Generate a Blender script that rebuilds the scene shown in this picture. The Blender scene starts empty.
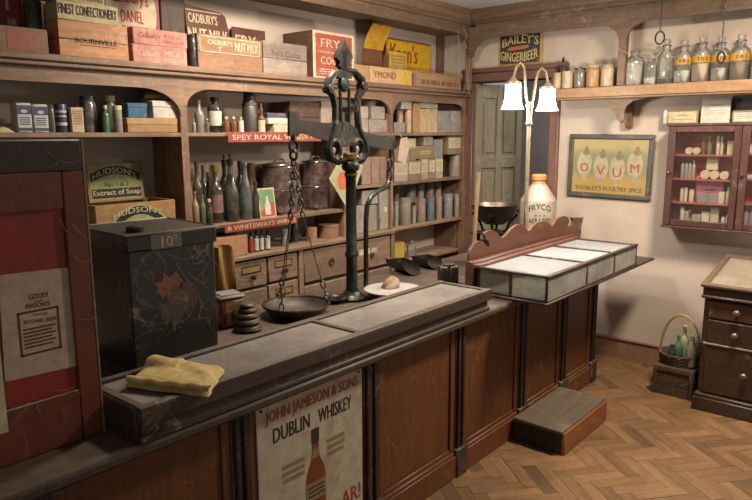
import bpy, bmesh, math, random
from mathutils import Vector, Matrix
random.seed(11)
PI = math.pi
scene = bpy.context.scene
COL = scene.collection

# ------------------------------------------------------------------ camera
FPX = 662.0
YAW, PIT, ROL = math.radians(40.246), math.radians(9.836), math.radians(-.221)
CAM = Vector((0, 0, 1.65))
FW = Vector((math.cos(PIT)*math.cos(YAW), math.cos(PIT)*math.sin(YAW), -math.sin(PIT)))
_rt = Vector((math.sin(YAW), -math.cos(YAW), 0)); _up = _rt.cross(FW)
RT = _rt*math.cos(ROL) + _up*math.sin(ROL)
UP = _up*math.cos(ROL) - _rt*math.sin(ROL)
cam_d = bpy.data.cameras.new('camera'); cam_d.sensor_width = 36; cam_d.lens = FPX/752*36
cam_d.clip_start = .05
cam = bpy.data.objects.new('camera', cam_d); COL.objects.link(cam)
M = Matrix((RT, UP, -FW)).transposed().to_4x4(); M.translation = CAM
cam.matrix_world = M
scene.camera = cam

# ------------------------------------------------------------------ world, lights, exposure
w = bpy.data.worlds.new('world'); scene.world = w; w.use_nodes = True
w.node_tree.nodes['Background'].inputs[0].default_value = (1.0, .93, .86, 1)
w.node_tree.nodes['Background'].inputs[1].default_value = .12
scene.view_settings.view_transform = 'Standard'; scene.view_settings.look = 'None'
scene.view_settings.exposure = 1.38; scene.view_settings.gamma = 1.0
scene.view_settings.use_curve_mapping = False
def area_light(name, loc, target, size, power, color):
    d = bpy.data.lights.new(name, 'AREA'); d.shape = 'DISK'; d.size = size; d.energy = power; d.color = color
    o = bpy.data.objects.new(name, d); COL.objects.link(o); o.location = loc
    o.rotation_euler = (Vector(target)-Vector(loc)).to_track_quat('-Z', 'Y').to_euler()
    return o
# two ceiling lamps of the room, out of frame on the visitors' side
area_light('ceiling_light', (3.55, .6, 2.56), (3.55, .9, 0), .35, 34, (1.0, .86, .70))
area_light('ceiling_light', (2.35, 2.2, 2.57), (2.6, 2.7, 1.0), .4, 25, (1.0, .87, .72))
area_light('back_room_fill', (5.7, 2.2, 2.45), (5.7, 2.3, 0), .4, 7, (1.0, .95, .9))  # unseen lamp added to brighten the space beyond the open door

# ------------------------------------------------------------------ measuring helpers (photo pixel + real plane -> place in the room)
def ray(px, py): return FW + RT*((px-376)/FPX) - UP*((py-250)/FPX)
def at_x(px, py, v): d = ray(px, py); return CAM + d*(v/d.x)
def at_y(px, py, v): d = ray(px, py); return CAM + d*(v/d.y)
def at_z(px, py, v): d = ray(px, py); return CAM + d*((v-CAM.z)/d.z)
def proj(p):
    q = Vector(p)-CAM; k = q.dot(FW)
    return 376+FPX*q.dot(RT)/k, 250-FPX*q.dot(UP)/k
def depth(p): return (Vector(p)-CAM).dot(FW)
def span_y(px0, px1, pyt, z, y):
    """front face on plane y standing at height z: x0, x1, height"""
    c = at_y((px0+px1)/2, pyt, y); pb = proj((c.x, y, z))[1]; pm = (pyt+pb)/2
    return at_y(px0, pm, y).x, at_y(px1, pm, y).x, c.z-z
def span_x(px0, px1, pyt, z, x):
    c = at_x((px0+px1)/2, pyt, x); pb = proj((x, c.y, z))[1]; pm = (pyt+pb)/2
    return at_x(px0, pm, x).y, at_x(px1, pm, x).y, c.z-z
def cyl_y(px0, px1, pyt, z, y):
    c = at_y((px0+px1)/2, pyt, y); pb = proj((c.x, y, z))[1]
    m = at_y((px0+px1)/2, (pyt+pb)/2, y)
    return m.x, (px1-px0)/2*depth(m)/FPX, c.z-z
def cyl_x(px0, px1, pyt, z, x):
    c = at_x((px0+px1)/2, pyt, x); pb = proj((x, c.y, z))[1]
    m = at_x((px0+px1)/2, (pyt+pb)/2, x)
    return m.y, (px1-px0)/2*depth(m)/FPX, c.z-z

# ------------------------------------------------------------------ materials
def lin(h):
    if not isinstance(h, str): return (*h, 1) if len(h) == 3 else h
    h = h.lstrip('#'); o = []
    for i in (0, 2, 4):
        c = int(h[i:i+2], 16)/255
        o.append(c/12.92 if c <= .04045 else ((c+.055)/1.055)**2.4)
    return (*o, 1)
MATS = {}
class NT:
    def __init__(s, name):
        s.m = bpy.data.materials.new(name); s.m.use_nodes = True; s.t = s.m.node_tree
        s.p = s.t.nodes['Principled BSDF']; s.out = s.t.nodes['Material Output']
    def n(s, typ, **kw):
        n = s.t.nodes.new(typ)
        for k, v in kw.items():
            if k.startswith('i_'): n.inputs[k[2:].replace('_', ' ')].default_value = v
            else: setattr(n, k, v)
        return n
    def l(s, a, b): s.t.links.new(a, b)
    def coords(s, scale=(1, 1, 1), rnd=True):
        tc = s.n('ShaderNodeTexCoord'); mp = s.n('ShaderNodeMapping'); mp.inputs['Scale'].default_value = scale
        if rnd:
            oi = s.n('ShaderNodeObjectInfo'); ma = s.n('ShaderNodeVectorMath', operation='ADD')
            mu = s.n('ShaderNodeMath', operation='MULTIPLY'); mu.inputs[1].default_value = 37.0
            s.l(oi.outputs['Random'], mu.inputs[0]); s.l(tc.outputs['Object'], ma.inputs[0]); s.l(mu.outputs[0], ma.inputs[1])
            s.l(ma.outputs[0], mp.inputs['Vector'])
        else: s.l(tc.outputs['Object'], mp.inputs['Vector'])
        return mp.outputs[0]
    def noise(s, vec, scale, detail=4, rough=.6, dist=0):
        n = s.n('ShaderNodeTexNoise'); n.inputs['Scale'].default_value = scale; n.inputs['Detail'].default_value = detail
        n.inputs['Roughness'].default_value = rough; n.inputs['Distortion'].default_value = dist
        s.l(vec, n.inputs['Vector']); return n.outputs['Fac']
    def ramp(s, fac, stops):
        r = s.n('ShaderNodeValToRGB'); e = r.color_ramp.elements
        while len(e) < len(stops): e.new(.5)
        for k, (p, c) in zip(e, stops): k.position = p; k.color = lin(c) if not isinstance(c, float) else (c, c, c, 1)
        s.l(fac, r.inputs[0]); return r.outputs[0]
    def mix(s, fac, a, b, blend='MIX'):
        m = s.n('ShaderNodeMix', data_type='RGBA', blend_type=blend)
        if isinstance(fac, (int, float)): m.inputs[0].default_value = fac
        else: s.l(fac, m.inputs[0])
        for v, i in ((a, 6), (b, 7)):
            if isinstance(v, (str, tuple)): m.inputs[i].default_value = lin(v)
            else: s.l(v, m.inputs[i])
        return m.outputs[2]
    def math(s, op, a, b=None):
        m = s.n('ShaderNodeMath', operation=op, use_clamp=True)
        for v, i in ((a, 0), (b, 1)):
            if v is None: continue
            if isinstance(v, (int, float)): m.inputs[i].default_value = v
            else: s.l(v, m.inputs[i])
        return m.outputs[0]
    def dust(s, col, amount, vec, color='#8d8071'):
        """grey dust lying on the upward faces, broken up by noise"""
        g = s.n('ShaderNodeNewGeometry'); sx = s.n('ShaderNodeSeparateXYZ'); s.l(g.outputs['Normal'], sx.inputs[0])
        nz = s.math('MAXIMUM', sx.outputs[2], .2)
        f = s.ramp(s.noise(vec, 9, 5, .7), [(.3, .25), (.7, 1.0)])
        return s.mix(s.math('MULTIPLY', s.math('MULTIPLY', nz, f), amount), col, color)
    def grime(s, col, vec, webs=.3, dirt=.35):
        """dirt blotches, pale specks and thin thread-like dust lines"""
        d = s.ramp(s.noise(vec, 22, 6, .75), [(.42, 0.0), (.72, dirt)])
        col = s.mix(d, col, (.018, .013, .009, 1))
        n = s.noise(vec, 6.5, 2.5, .5, 1.2)
        ln = s.ramp(n, [(.478, 0.0), (.5, 1.0), (.522, 0.0)])
        pt = s.ramp(s.noise(vec, 4, 3), [(.5, 0.0), (.68, webs)])
        col = s.mix(s.math('MULTIPLY', ln, pt), col, '#b5aa9b')
        sp = s.ramp(s.noise(vec, 110, 2), [(.66, 0.0), (.72, webs*.9)])
        return s.mix(sp, col, '#b0a494')
    def bump(s, h, strength, dist=.01):
        b = s.n('ShaderNodeBump'); b.inputs['Strength'].default_value = strength; b.inputs['Distance'].default_value = dist
        s.l(h, b.inputs['Height']); s.l(b.outputs[0], s.p.inputs['Normal'])
    def done(s, col, rough, metal=0, spec=.5):
        if isinstance(col, (str, tuple)): s.p.inputs['Base Color'].default_value = lin(col)
        else: s.l(col, s.p.inputs['Base Color'])
        if isinstance(rough, (int, float)): s.p.inputs['Roughness'].default_value = rough
        else: s.l(rough, s.p.inputs['Roughness'])
        s.p.inputs['Metallic'].default_value = metal; s.p.inputs['Specular IOR Level'].default_value = spec
        return s.m
def wood(name, dark, light, axis='X', rough=.5, dust=.35, dcol='#8d8071', scale=1.0, vary=.25, webs=.3):
    if name in MATS: return MATS[name]
    t = NT(name); sc = {'X': (1.2, 14, 14), 'Y': (14, 1.2, 14), 'Z': (14, 14, 1.2)}[axis]
    v = t.coords(tuple(k*scale for k in sc)); g = t.noise(v, 2.2, 6, .65, .6)
    v2 = t.coords((1, 1, 1)); b = t.noise(v2, 3.5, 3)
    c = t.ramp(g, [(.28, dark), (.72, light)])
    c = t.mix(t.math('MULTIPLY', b, vary*1.6), c, dark)
    oi = t.n('ShaderNodeObjectInfo'); hs = t.n('ShaderNodeHueSaturation')
    mr = t.n('ShaderNodeMapRange'); mr.inputs[3].default_value = 1-vary; mr.inputs[4].default_value = 1+vary
    t.l(oi.outputs['Random'], mr.inputs[0]); t.l(mr.outputs[0], hs.inputs['Value']); t.l(c, hs.inputs['Color'])
    c = hs.outputs[0]
    c = t.grime(c, v2, webs)
    if dust: c = t.dust(c, dust, v2, dcol)
    t.bump(g, .25, .004)
    MATS[name] = t.done(c, rough); return MATS[name]
def paint(name, col, worn=None, amount=.4, rough=.55, dust=.3, scale=6, metal=0, dcol='#8d8071'):
    if name in MATS: return MATS[name]
    t = NT(name); v = t.coords((1, 1, 1)); c = col
    n = t.noise(v, scale, 8, .7, .3)
    c = t.mix(t.ramp(n, [(.52, 0.0), (.66, amount)]), col, worn or col)
    n2 = t.noise(v, scale*4, 3); c = t.mix(t.math('MULTIPLY', n2, .35), c, (0.02, .015, .01, 1))
    if dust: c = t.dust(t.grime(c, v, dust*.9, .3), dust, v, dcol)
    t.bump(n2, .15, .002)
    MATS[name] = t.done(c, rough, metal); return MATS[name]
def paper(name, col, stain='#8a6a42', amount=.35, rough=.85, scale=9):
    return paint(name, col, stain, amount, rough, .15, scale)
def plain(name, col, rough=.7, metal=0, spec=.5):
    if name in MATS: return MATS[name]
    t = NT(name); v = t.coords((1, 1, 1)); n = t.noise(v, 30, 3)
    c = t.mix(t.math('MULTIPLY', n, .3), col, (.03, .025, .02, 1))
    MATS[name] = t.done(c, rough, metal, spec); return MATS[name]
def metal(name, col, rough=.4, dust=.3, m=.9, rust=None):
    if name in MATS: return MATS[name]
    t = NT(name); v = t.coords((1, 1, 1)); n = t.noise(v, 12, 6, .7)
    c = t.mix(t.ramp(n, [(.45, 0.0), (.7, .8)]), col, rust or col)
    c = t.dust(t.grime(c, v, .3, .45), dust, v); t.bump(n, .15, .003)
    MATS[name] = t.done(c, t.ramp(n, [(.3, max(rough-.12, .05)), (.8, min(rough+.2, 1.0))]), m); return MATS[name]
def bottle_glass(name, col, rough=.12, dust=.4, dcol='#7d7767', trans=.0):
    """old dusty bottle glass, nearly opaque with its contents"""
    if name in MATS: return MATS[name]
    t = NT(name); v = t.coords((1, 1, 1)); n = t.noise(v, 14, 6, .7)
    f = t.ramp(n, [(.4, 0.0), (.75, dust)])
    c = t.mix(f, col, dcol); c = t.dust(c, dust, v, dcol)
    t.p.inputs['Transmission Weight'].default_value = trans
    t.p.inputs['Coat Weight'].default_value = .5; t.p.inputs['Coat Roughness'].default_value = .08
    MATS[name] = t.done(c, t.ramp(n, [(.35, rough), (.8, .55)])); return MATS[name]
def thin_glass(name, tint='#ffffff', dust=.2, dcol='#b9b0a2', scale=8, refl=1.0):
    """window / jar glass: see-through with reflections and a film of dust"""
    if name in MATS: return MATS[name]
    t = NT(name); v = t.coords((1, 1, 1)); n = t.noise(v, scale, 6, .7)
    tr = t.n('ShaderNodeBsdfTransparent'); tr.inputs[0].default_value = lin(tint)
    gl = t.n('ShaderNodeBsdfGlossy'); gl.inputs['Roughness'].default_value = .06
    df = t.n('ShaderNodeBsdfDiffuse'); df.inputs[0].default_value = lin(dcol)
    lw = t.n('ShaderNodeLayerWeight'); lw.inputs[0].default_value = .35
    m1 = t.n('ShaderNodeMixShader'); t.l(t.math('MULTIPLY', lw.outputs['Fresnel'], refl), m1.inputs[0]); t.l(tr.outputs[0], m1.inputs[1]); t.l(gl.outputs[0], m1.inputs[2])
    m2 = t.n('ShaderNodeMixShader'); t.l(t.ramp(n, [(.25, dust*.5), (.75, min(dust*1.5, 1.0))]), m2.inputs[0]); t.l(m1.outputs[0], m2.inputs[1]); t.l(df.outputs[0], m2.inputs[2])
    t.t.nodes.remove(t.p); t.l(m2.outputs[0], t.out.inputs[0]); MATS[name] = t.m; return t.m
def plaster(name, c1, c2, scale=1.3, bump=.2):
    if name in MATS: return MATS[name]
    t = NT(name); v = t.coords((1, 1, 1), False)
    n = t.noise(v, scale, 7, .6, .4); n2 = t.noise(v, 35, 4, .7)
    c = t.ramp(n, [(.3, c1), (.7, c2)]); t.bump(n2, bump, .004)
    MATS[name] = t.done(c, .9, 0, .2); return MATS[name]

# ------------------------------------------------------------------ mesh builder
class MB:
    def __init__(s): s.v = []; s.f = []
    def add(s, vs, fs):
        o = len(s.v); s.v += [tuple(p) for p in vs]; s.f += [tuple(i+o for i in f) for f in fs]; return s
    def box(s, x0, x1, y0, y1, z0, z1, b=0):
        if x1 < x0: x0, x1 = x1, x0
        if y1 < y0: y0, y1 = y1, y0
        if z1 < z0: z0, z1 = z1, z0
        b = min(b, (x1-x0)*.45, (y1-y0)*.45, (z1-z0)*.45)
        if b <= 0:
            return s.add([(x0,y0,z0),(x1,y0,z0),(x1,y1,z0),(x0,y1,z0),(x0,y0,z1),(x1,y0,z1),(x1,y1,z1),(x0,y1,z1)],
                         [(0,3,2,1),(4,5,6,7),(0,1,5,4),(1,2,6,5),(2,3,7,6),(3,0,4,7)])
        V = []; idx = {}
        X = (x0, x1); Y = (y0, y1); Z = (z0, z1)
        for i in (0, 1):
            for j in (0, 1):
                for k in (0, 1):
                    c = (X[i], Y[j], Z[k]); sg = (1-2*i, 1-2*j, 1-2*k)
                    for a in range(3):
                        p = [c[q] + (0 if q == a else sg[q]*b) for q in range(3)]
                        idx[(i, j, k, a)] = len(V); V.append(p)
        F = []
        for a in range(3):
            u, v_ = (a+1) % 3, (a+2) % 3
            for e in (0, 1):
                q = []
                for (m, n) in ((0, 0), (1, 0), (1, 1), (0, 1)):
                    t = [0]*3; t[a] = e; t[u] = m; t[v_] = n; q.append(idx[(*t, a)])
                F.append(q if e else q[::-1])
            for m in (0, 1):
                for n in (0, 1):
                    t0 = [0]*3; t1 = [0]*3; t0[u] = t1[u] = m; t0[v_] = t1[v_] = n; t0[a] = 0; t1[a] = 1
                    q = [idx[(*t0, u)], idx[(*t1, u)], idx[(*t1, v_)], idx[(*t0, v_)]]
                    F.append(q if (m ^ n) else q[::-1])
        for i in (0, 1):
            for j in (0, 1):
                for k in (0, 1):
                    q = [idx[(i, j, k, a)] for a in range(3)]
                    F.append(q if (i+j+k) % 2 else q[::-1])
        return s.add(V, F)
    def lathe(s, prof, n=16, c=(0, 0, 0), sx=1, sy=1, cap=True):
        V = []; F = []
        for r, z in prof:
            for i in range(n):
                a = 2*PI*i/n; V.append((c[0]+math.cos(a)*r*sx, c[1]+math.sin(a)*r*sy, c[2]+z))
        for k in range(len(prof)-1):
            for i in range(n):
                j = (i+1) % n; F.append((k*n+i, k*n+j, (k+1)*n+j, (k+1)*n+i))
        if cap:
            if prof[0][0] > 1e-6: F.append(tuple(range(n))[::-1])
            if prof[-1][0] > 1e-6: F.append(tuple((len(prof)-1)*n+i for i in range(n)))
        return s.add(V, F)
    def tube(s, pts, r, n=6, closed=False):
        pts = [Vector(p) for p in pts]; N = len(pts); V = []; F = []
        rr = r if isinstance(r, (list, tuple)) else [r]*N
        up = None
        for i in range(N):
            a = pts[(i-1) % N] if (closed or i > 0) else pts[i]; b = pts[(i+1) % N] if (closed or i < N-1) else pts[i]
            t = (b-a); t = t.normalized() if t.length > 1e-9 else Vector((0, 0, 1))
            if up is None: up = t.orthogonal().normalized()
            up = up - t*up.dot(t); up = up.normalized() if up.length > 1e-6 else t.orthogonal().normalized()
            sd = t.cross(up)
            for k in range(n):
                an = 2*PI*k/n; V.append(pts[i] + (up*math.cos(an)+sd*math.sin(an))*rr[i])
        for i in range(N if closed else N-1):
            j = (i+1) % N
            for k in range(n):
                m = (k+1) % n; F.append((i*n+k, i*n+m, j*n+m, j*n+k))
        if not closed: F.append(tuple(range(n))[::-1]); F.append(tuple((N-1)*n+k for k in range(n)))
        return s.add(V, F)
    def prism(s, poly, y0, y1):
        """polygon in x,z extruded in y"""
        n = len(poly)
        ar = sum(poly[i][0]*poly[(i+1) % n][1]-poly[(i+1) % n][0]*poly[i][1] for i in range(n))
        if ar < 0: poly = poly[::-1]
        V = [(x, y0, z) for x, z in poly]+[(x, y1, z) for x, z in poly]
        F = [tuple(range(n)), tuple(range(2*n-1, n-1, -1))]
        F += [(i, i+n, (i+1) % n+n, (i+1) % n) for i in range(n)]
        return s.add(V, F)
    def grid(s, fn, nu, nv):
        V = [fn(i/nu, j/nv) for j in range(nv+1) for i in range(nu+1)]
        F = [(j*(nu+1)+i, j*(nu+1)+i+1, (j+1)*(nu+1)+i+1, (j+1)*(nu+1)+i) for j in range(nv) for i in range(nu)]
        return s.add(V, F)
    def ring(s, c, R, r, axis='y', n=14, m=6, sx=1, sz=1):
        P = []
        for i in range(n):
            a = 2*PI*i/n; u, v = math.cos(a)*R*sx, math.sin(a)*R*sz
            P.append({'y': (c[0]+u, c[1], c[2]+v), 'x': (c[0], c[1]+u, c[2]+v), 'z': (c[0]+u, c[1]+v, c[2])}[axis])
        return s.tube(P, r, m, True)
    def xf(s, mat): s.v = [tuple(mat @ Vector(p)) for p in s.v]; return s
    def mesh(s, name, smooth=True):
        me = bpy.data.meshes.new(name); me.from_pydata(s.v, [], s.f)
        bm = bmesh.new(); bm.from_mesh(me); bmesh.ops.recalc_face_normals(bm, faces=bm.faces); bm.to_mesh(me); bm.free()
        if smooth and len(me.polygons):
            me.polygons.foreach_set('use_smooth', [True]*len(me.polygons)); me.set_sharp_from_angle(angle=math.radians(38))
        me.update(); return me
def link(name, data, mat=None, parent=None, loc=None, rot=None):
    if isinstance(data, MB): data = data.mesh(name)
    if mat is not None and data is not None and not data.materials: data.materials.append(mat)
    o = bpy.data.objects.new(name, data); COL.objects.link(o)
    if parent: o.parent = parent
    if loc is not None: o.location = loc
    if rot is not None: o.rotation_euler = rot if not isinstance(rot, (int, float)) else (0, 0, rot)
    return o
def tag(o, label, cat, group=None):
    o['label'] = label; o['category'] = cat
    if group: o['group'] = group
    return o
def thing(name, label, cat, loc=(0, 0, 0), rz=0, group=None, rot=None):
    o = link(name, None, None, None, loc, rot if rot else (0, 0, rz)); o.empty_display_size = .05
    return tag(o, label, cat, group)
def struct(name, mb, mat, parent=None):
    o = link(name, mb, mat, parent)
    if not parent: o['kind'] = 'structure'
    return o
def copy_tree(o, parent=None):
    c = o.copy(); COL.objects.link(c); c.parent = parent
    for ch in o.children: copy_tree(ch, c)
    return c
# flat lettering -----------------------------------------------------------
_glyph = {}
def glyphs(s):
    if s not in _glyph:
        cu = bpy.data.curves.new('t', 'FONT'); cu.body = s; cu.resolution_u = 2
        ob = bpy.data.objects.new('t', cu); me = ob.to_mesh()
        _glyph[s] = ([tuple(v.co) for v in me.vertices], [tuple(p.vertices) for p in me.polygons])
        ob.to_mesh_clear(); bpy.data.objects.remove(ob); bpy.data.curves.remove(cu)
    return _glyph[s]
class Txt(MB):
    def line(s, text, x0, x1, z0, z1, y=0, arc=0, slope=0, bold=0):
        vs, fs = glyphs(text)
        if not vs: return s
        a = min(v[0] for v in vs); b = max(v[0] for v in vs); c = min(v[1] for v in vs); d = max(v[1] for v in vs)
        e = (z1-z0)*.022*(-1 if x1 < x0 else 1)
        for k in (-1, 0, 1):                       # three passes give the strokes some weight
            V = []
            for v in vs:
                u = (v[0]-a)/(b-a); q = (v[1]-c)/(d-c)
                V.append((x0+e+u*(x1-x0-2*e)+k*e, y-.00012*(k+1), z0+q*(z1-z0)+arc*(1-(2*u-1)**2)+slope*(u-.5)))
            s.add(V, fs)
        return s
    def bar(s, x0, x1, z0, z1, y=0): return s.add([(x0,y,z0),(x1,y,z0),(x1,y,z1),(x0,y,z1)], [(0,1,2,3)])
    def frame(s, x0, x1, z0, z1, t, y=0):
        s.bar(x0, x1, z1-t, z1, y); s.bar(x0, x1, z0, z0+t, y); s.bar(x0, x0+t, z0, z1, y); return s.bar(x1-t, x1, z0, z1, y)
    def poly(s, pts, y=0): return s.add([(x, y, z) for x, z in pts], [tuple(range(len(pts)))])
    def ell(s, cx, cz, rx, rz, y=0, n=24): return s.poly([(cx+rx*math.cos(2*PI*i/n), cz+rz*math.sin(2*PI*i/n)) for i in range(n)], y)
    def blob(s, cx, cz, r, y=0, n=22, seed=1, rough=.3):
        R = random.Random(seed); k = [R.uniform(1-rough, 1+rough) for _ in range(n)]
        return s.poly([(cx+r*k[i]*math.cos(2*PI*i/n), cz+r*k[i]*math.sin(2*PI*i/n)) for i in range(n)], y)
    def scribble(s, x0, x1, z0, z1, rows, y=0, h=.45, seed=1):
        """small print: rows of word-length dashes"""
        R = random.Random(seed); dz = (z1-z0)/rows
        for k in range(rows):
            z = z1-(k+.5)*dz; x = x0+(R.random()*.06)*(x1-x0)
            while x < x1*.999:
                wd = (x1-x0)*R.uniform(.06, .17); e = min(x+wd, x1); s.bar(x, e, z-dz*h/2, z+dz*h/2, y); x = e+(x1-x0)*.03
        return s
    def part(s, parent, mat, name='lettering'): return link(name, s, mat, parent)
# ------------------------------------------------------------------ material set
M_plaster = plaster('wall_plaster', '#a99888', '#c2b3a5')
M_ceil = plaster('ceiling_plaster', '#a9a6a2', '#bcb9b5', 2.0)
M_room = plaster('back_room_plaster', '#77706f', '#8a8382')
M_unit = wood('shelf_wood', '#5e4130', '#96755a', 'X', .55, .5, '#9c8a76')
M_unitz = wood('shelf_wood_upright', '#5e4130', '#96755a', 'Z', .55, .3, '#9c8a76')
M_corn = wood('cornice_wood', '#54402f', '#85684e', 'X', .6, .25)
M_cornY = wood('cornice_wood_far', '#54402f', '#85684e', 'Y', .6, .25)
M_frame = wood('door_frame_wood', '#5c3f38', '#7b574d', 'Z', .45, .2)
M_doorw = wood('door_leaf_wood', '#6b6250', '#847a64', 'Z', .6, .2, vary=.1)
M_cnt = wood('counter_wood', '#4e270a', '#703d12', 'Z', .48, .12, vary=.15, webs=.16)
M_cntd = wood('counter_dark_wood', '#20130d', '#3a241a', 'Z', .5, .15)
M_cnttop = wood('counter_top_wood', '#2a1d13', '#463324', 'X', .55, .5, '#73675a')
M_drawer = wood('drawer_wood', '#57402f', '#836650', 'X', .65, .6)
M_drawdk = wood('dresser_carcass_wood', '#3a2a20', '#604633', 'X', .6, .5)
M_mahog = wood('mahogany', '#4a2617', '#733f28', 'X', .4, .3)
M_darkwood = wood('chest_wood', '#241711', '#3d2619', 'X', .35, .2)
M_base = wood('baseboard_paint', '#7d5a48', '#8f6a56', 'Y', .5, .2, vary=.08, webs=.1)
M_black = metal('black_iron', '#1a1c1c', .42, .25, .7, '#2b2a27')
M_brass = metal('brass', '#8c6a34', .35, .2)
M_dustyglass = thin_glass('dusty_glass', '#e4ece8', .3, '#d2ccc0', 5)
M_caseglass = thin_glass('case_glass', '#dfe8e4', .16, '#b5ada0', 5, 1.0)
M_toppane = thin_glass('dust_covered_glass', '#e9efec', .6, '#8f8781', 3, .8)
M_ink = plain('black_ink', '#1d1a17', .8)
M_cream = paper('cream_paper', '#cbbb98')
M_white = paper('white_paper', '#c9c3b6', '#9a917f', .25)
M_redink = plain('red_ink', '#9c2f1f', .7)
M_gold = plain('gold_ink', '#b98f3a', .5)

# ------------------------------------------------------------------ room shell
YW, XW, ZC = 3.33, 4.79, 2.6          # shelf wall, far wall, ceiling
floor = struct('floor', MB().box(-1.5, 6.6, -1.8, YW+.2, -.12, -.012), wood('floor_bed', '#3d2b1d', '#4d3725', 'X', .8, 0))
struct('ceiling', MB().box(-1.5, XW+.2, -1.8, YW+.2, ZC, ZC+.1), M_ceil)
struct('wall_left', MB().box(-1.5, XW+.2, YW, YW+.15, -.1, ZC), M_plaster)
DY0, DY1, DZ = 2.30, 2.98, 2.07       # door opening
mb = MB(); mb.box(XW, XW+.12, -1.8, DY0, -.1, ZC); mb.box(XW, XW+.12, DY1, YW, -.1, ZC); mb.box(XW, XW+.12, DY0, DY1, DZ, ZC)
struct('wall_far', mb, M_plaster)
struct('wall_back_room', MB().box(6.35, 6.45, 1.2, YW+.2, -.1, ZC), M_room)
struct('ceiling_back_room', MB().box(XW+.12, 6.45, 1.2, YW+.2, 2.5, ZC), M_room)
struct('baseboard_far', MB().box(XW-.02, XW, -1.8, DY0-.1, -.012, .145).box(XW-.03, XW-.0005, -1.8, DY0-.1, .145, .16, .004), M_base)
# door frame and open leaf
fr = struct('trim_1', MB().box(XW-.035, XW+.125, DY0-.075, DY0, 0, DZ+.0, .006), M_frame)
struct('trim_2', MB().box(XW-.035, XW+.125, DY1, DY1+.075, 0, DZ, .006), M_frame)
mb = MB().box(XW-.045, XW+.125, DY0-.13, DY1+.10, DZ, DZ+.07, .006).box(XW-.06, XW+.13, DY0-.13, DY1+.10, DZ+.07, DZ+.105, .006)
struct('trim_3', mb, M_frame)
door = struct('door_1', MB().box(0, .70, -.014, .014, 0, 2.05, .002), M_doorw)
door.location = (XW-.01, DY1-.002, .01); door.rotation_euler = (0, 0, math.radians(-15)); door.scale = (.78, 1, 1)
def door_rails(x0, x1, z0, z1): link('rail', MB().box(x0, x1, -.026, -.014, z0, z1, .005), M_doorw, door)
for a in ((0, .09), (.31, .39), (.61, .70)): door_rails(*a, 0, 2.05)
for a in ((.09, .31), (.39, .61)):
    for z in ((0, .2), (.72, .9), (1.36, 1.46), (1.94, 2.05)): door_rails(*a, *z)
    for z in ((.23, .69), (.93, 1.33), (1.49, 1.91)): link('door_panel', MB().box(a[0]+.03, a[1]-.03, -.022, -.014, *z, .006), M_doorw, door)
link('door_knob', MB().lathe([(.0, 0), (.012, .0), (.012, .03), (.026, .045), (.026, .06), (.0, .072)], 12).xf(Matrix.Translation((.655, -.026, .98)) @ Matrix.Rotation(PI/2, 4, 'X')), M_brass, door)

# cornice, frieze and spandrels
YFZ, XFZ = 2.95, 4.62                  # frieze planes
def arcpts(cx, cz, r, a0, a1, n=8, rz=None): return [(cx+r*math.cos(a0+(a1-a0)*i/n), cz+(rz or r)*math.sin(a0+(a1-a0)*i/n)) for i in range(n+1)]
def cornice_profile(d):  # (out, z): d = how far the frieze stands off the wall
    return [(0, ZC), (d+.075, ZC), (d+.075, ZC-.025), (d+.055, ZC-.04), (d+.045, ZC-.07), (d+.02, ZC-.085), (d+.02, ZC-.10), (d, ZC-.105), (d, ZC-.135), (0, ZC-.135)]
mb = MB(); pr = cornice_profile(YW-YFZ)
n = len(pr); x0, x1 = -1.5, XW
V = [(x0, YW-a, z) for a, z in pr]+[(x1, YW-a, z) for a, z in pr]
mb.add(V, [tuple(range(n)), tuple(range(n, 2*n))]+[(i, (i+1) % n, (i+1) % n+n, i+n) for i in range(n)])
struct('trim_4', mb, M_corn)
mb = MB(); pr = cornice_profile(XW-XFZ)
V = [(XW-a, -1.8, z) for a, z in pr]+[(XW-a, YFZ-.075+.01, z) for a, z in pr]
mb.add(V, [tuple(range(n)), tuple(range(n, 2*n))]+[(i, (i+1) % n, (i+1) % n+n, i+n) for i in range(n)])
struct('trim_5', mb, M_cornY)
# frieze boards with curved spandrels (x along wall)
def frieze_poly(a, b, zb, posts, rx, rz, zt):
    """lower edge runs from a to b at zb and drops in a curve to each post"""
    pts = [(a, zt), (a, zb)]
    for p, wd, drop, lft, rgt in posts:
        if lft: pts += [(p-wd-rx*(1-math.sin(t)), zb-drop*(1-math.cos(t))) for t in [PI/2*i/8 for i in range(9)]]
        else: pts += [(p-wd, zb-drop)]
        if rgt: pts += [(p+wd+rx*(1-math.cos(t)), zb-drop*(1-math.sin(t))) for t in [PI/2*i/8 for i in range(9)]]
        else: pts += [(p+wd, zb-drop)]
    return pts+[(b, zb if posts[-1][4] else zb-posts[-1][2]), (b, zt)]
zb = 2.425
P = frieze_poly(-1.5, 4.70, zb, [(1.98, .03, .10, True, True), (4.68, .02, .14, True, False)], .2, .1, ZC-.12)
struct('trim_6', MB().prism(P, YFZ-.006, YFZ+.02), M_corn)
P = frieze_poly(-2.94, 1.8, 2.387, [(-2.92, .02, .13, False, True), (-1.724, .03, .10, True, True)], .15, .1, ZC-.12)
mb = MB().prism([(x, z) for x, z in P], -.006, .02); mb.v = [(XFZ+y, -x, z) for x, y, z in mb.v]
struct('trim_7', mb, M_cornY)
struct('trim_8', MB().box(4.657, 4.698, 2.955, 3.0, 2.005, 2.33, .005), M_unitz)                       # corner post
struct('trim_9', MB().box(XFZ-.002, XFZ+.05, 1.697, 1.751, 1.976, 2.32, .005).box(XFZ+.05, XW, 1.70, 1.748, 1.976, 2.06), M_unitz)   # post on far shelf
xa, xb_ = at_y(160, 15, 3.29).x, at_y(184, 15, 3.29).x
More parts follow.
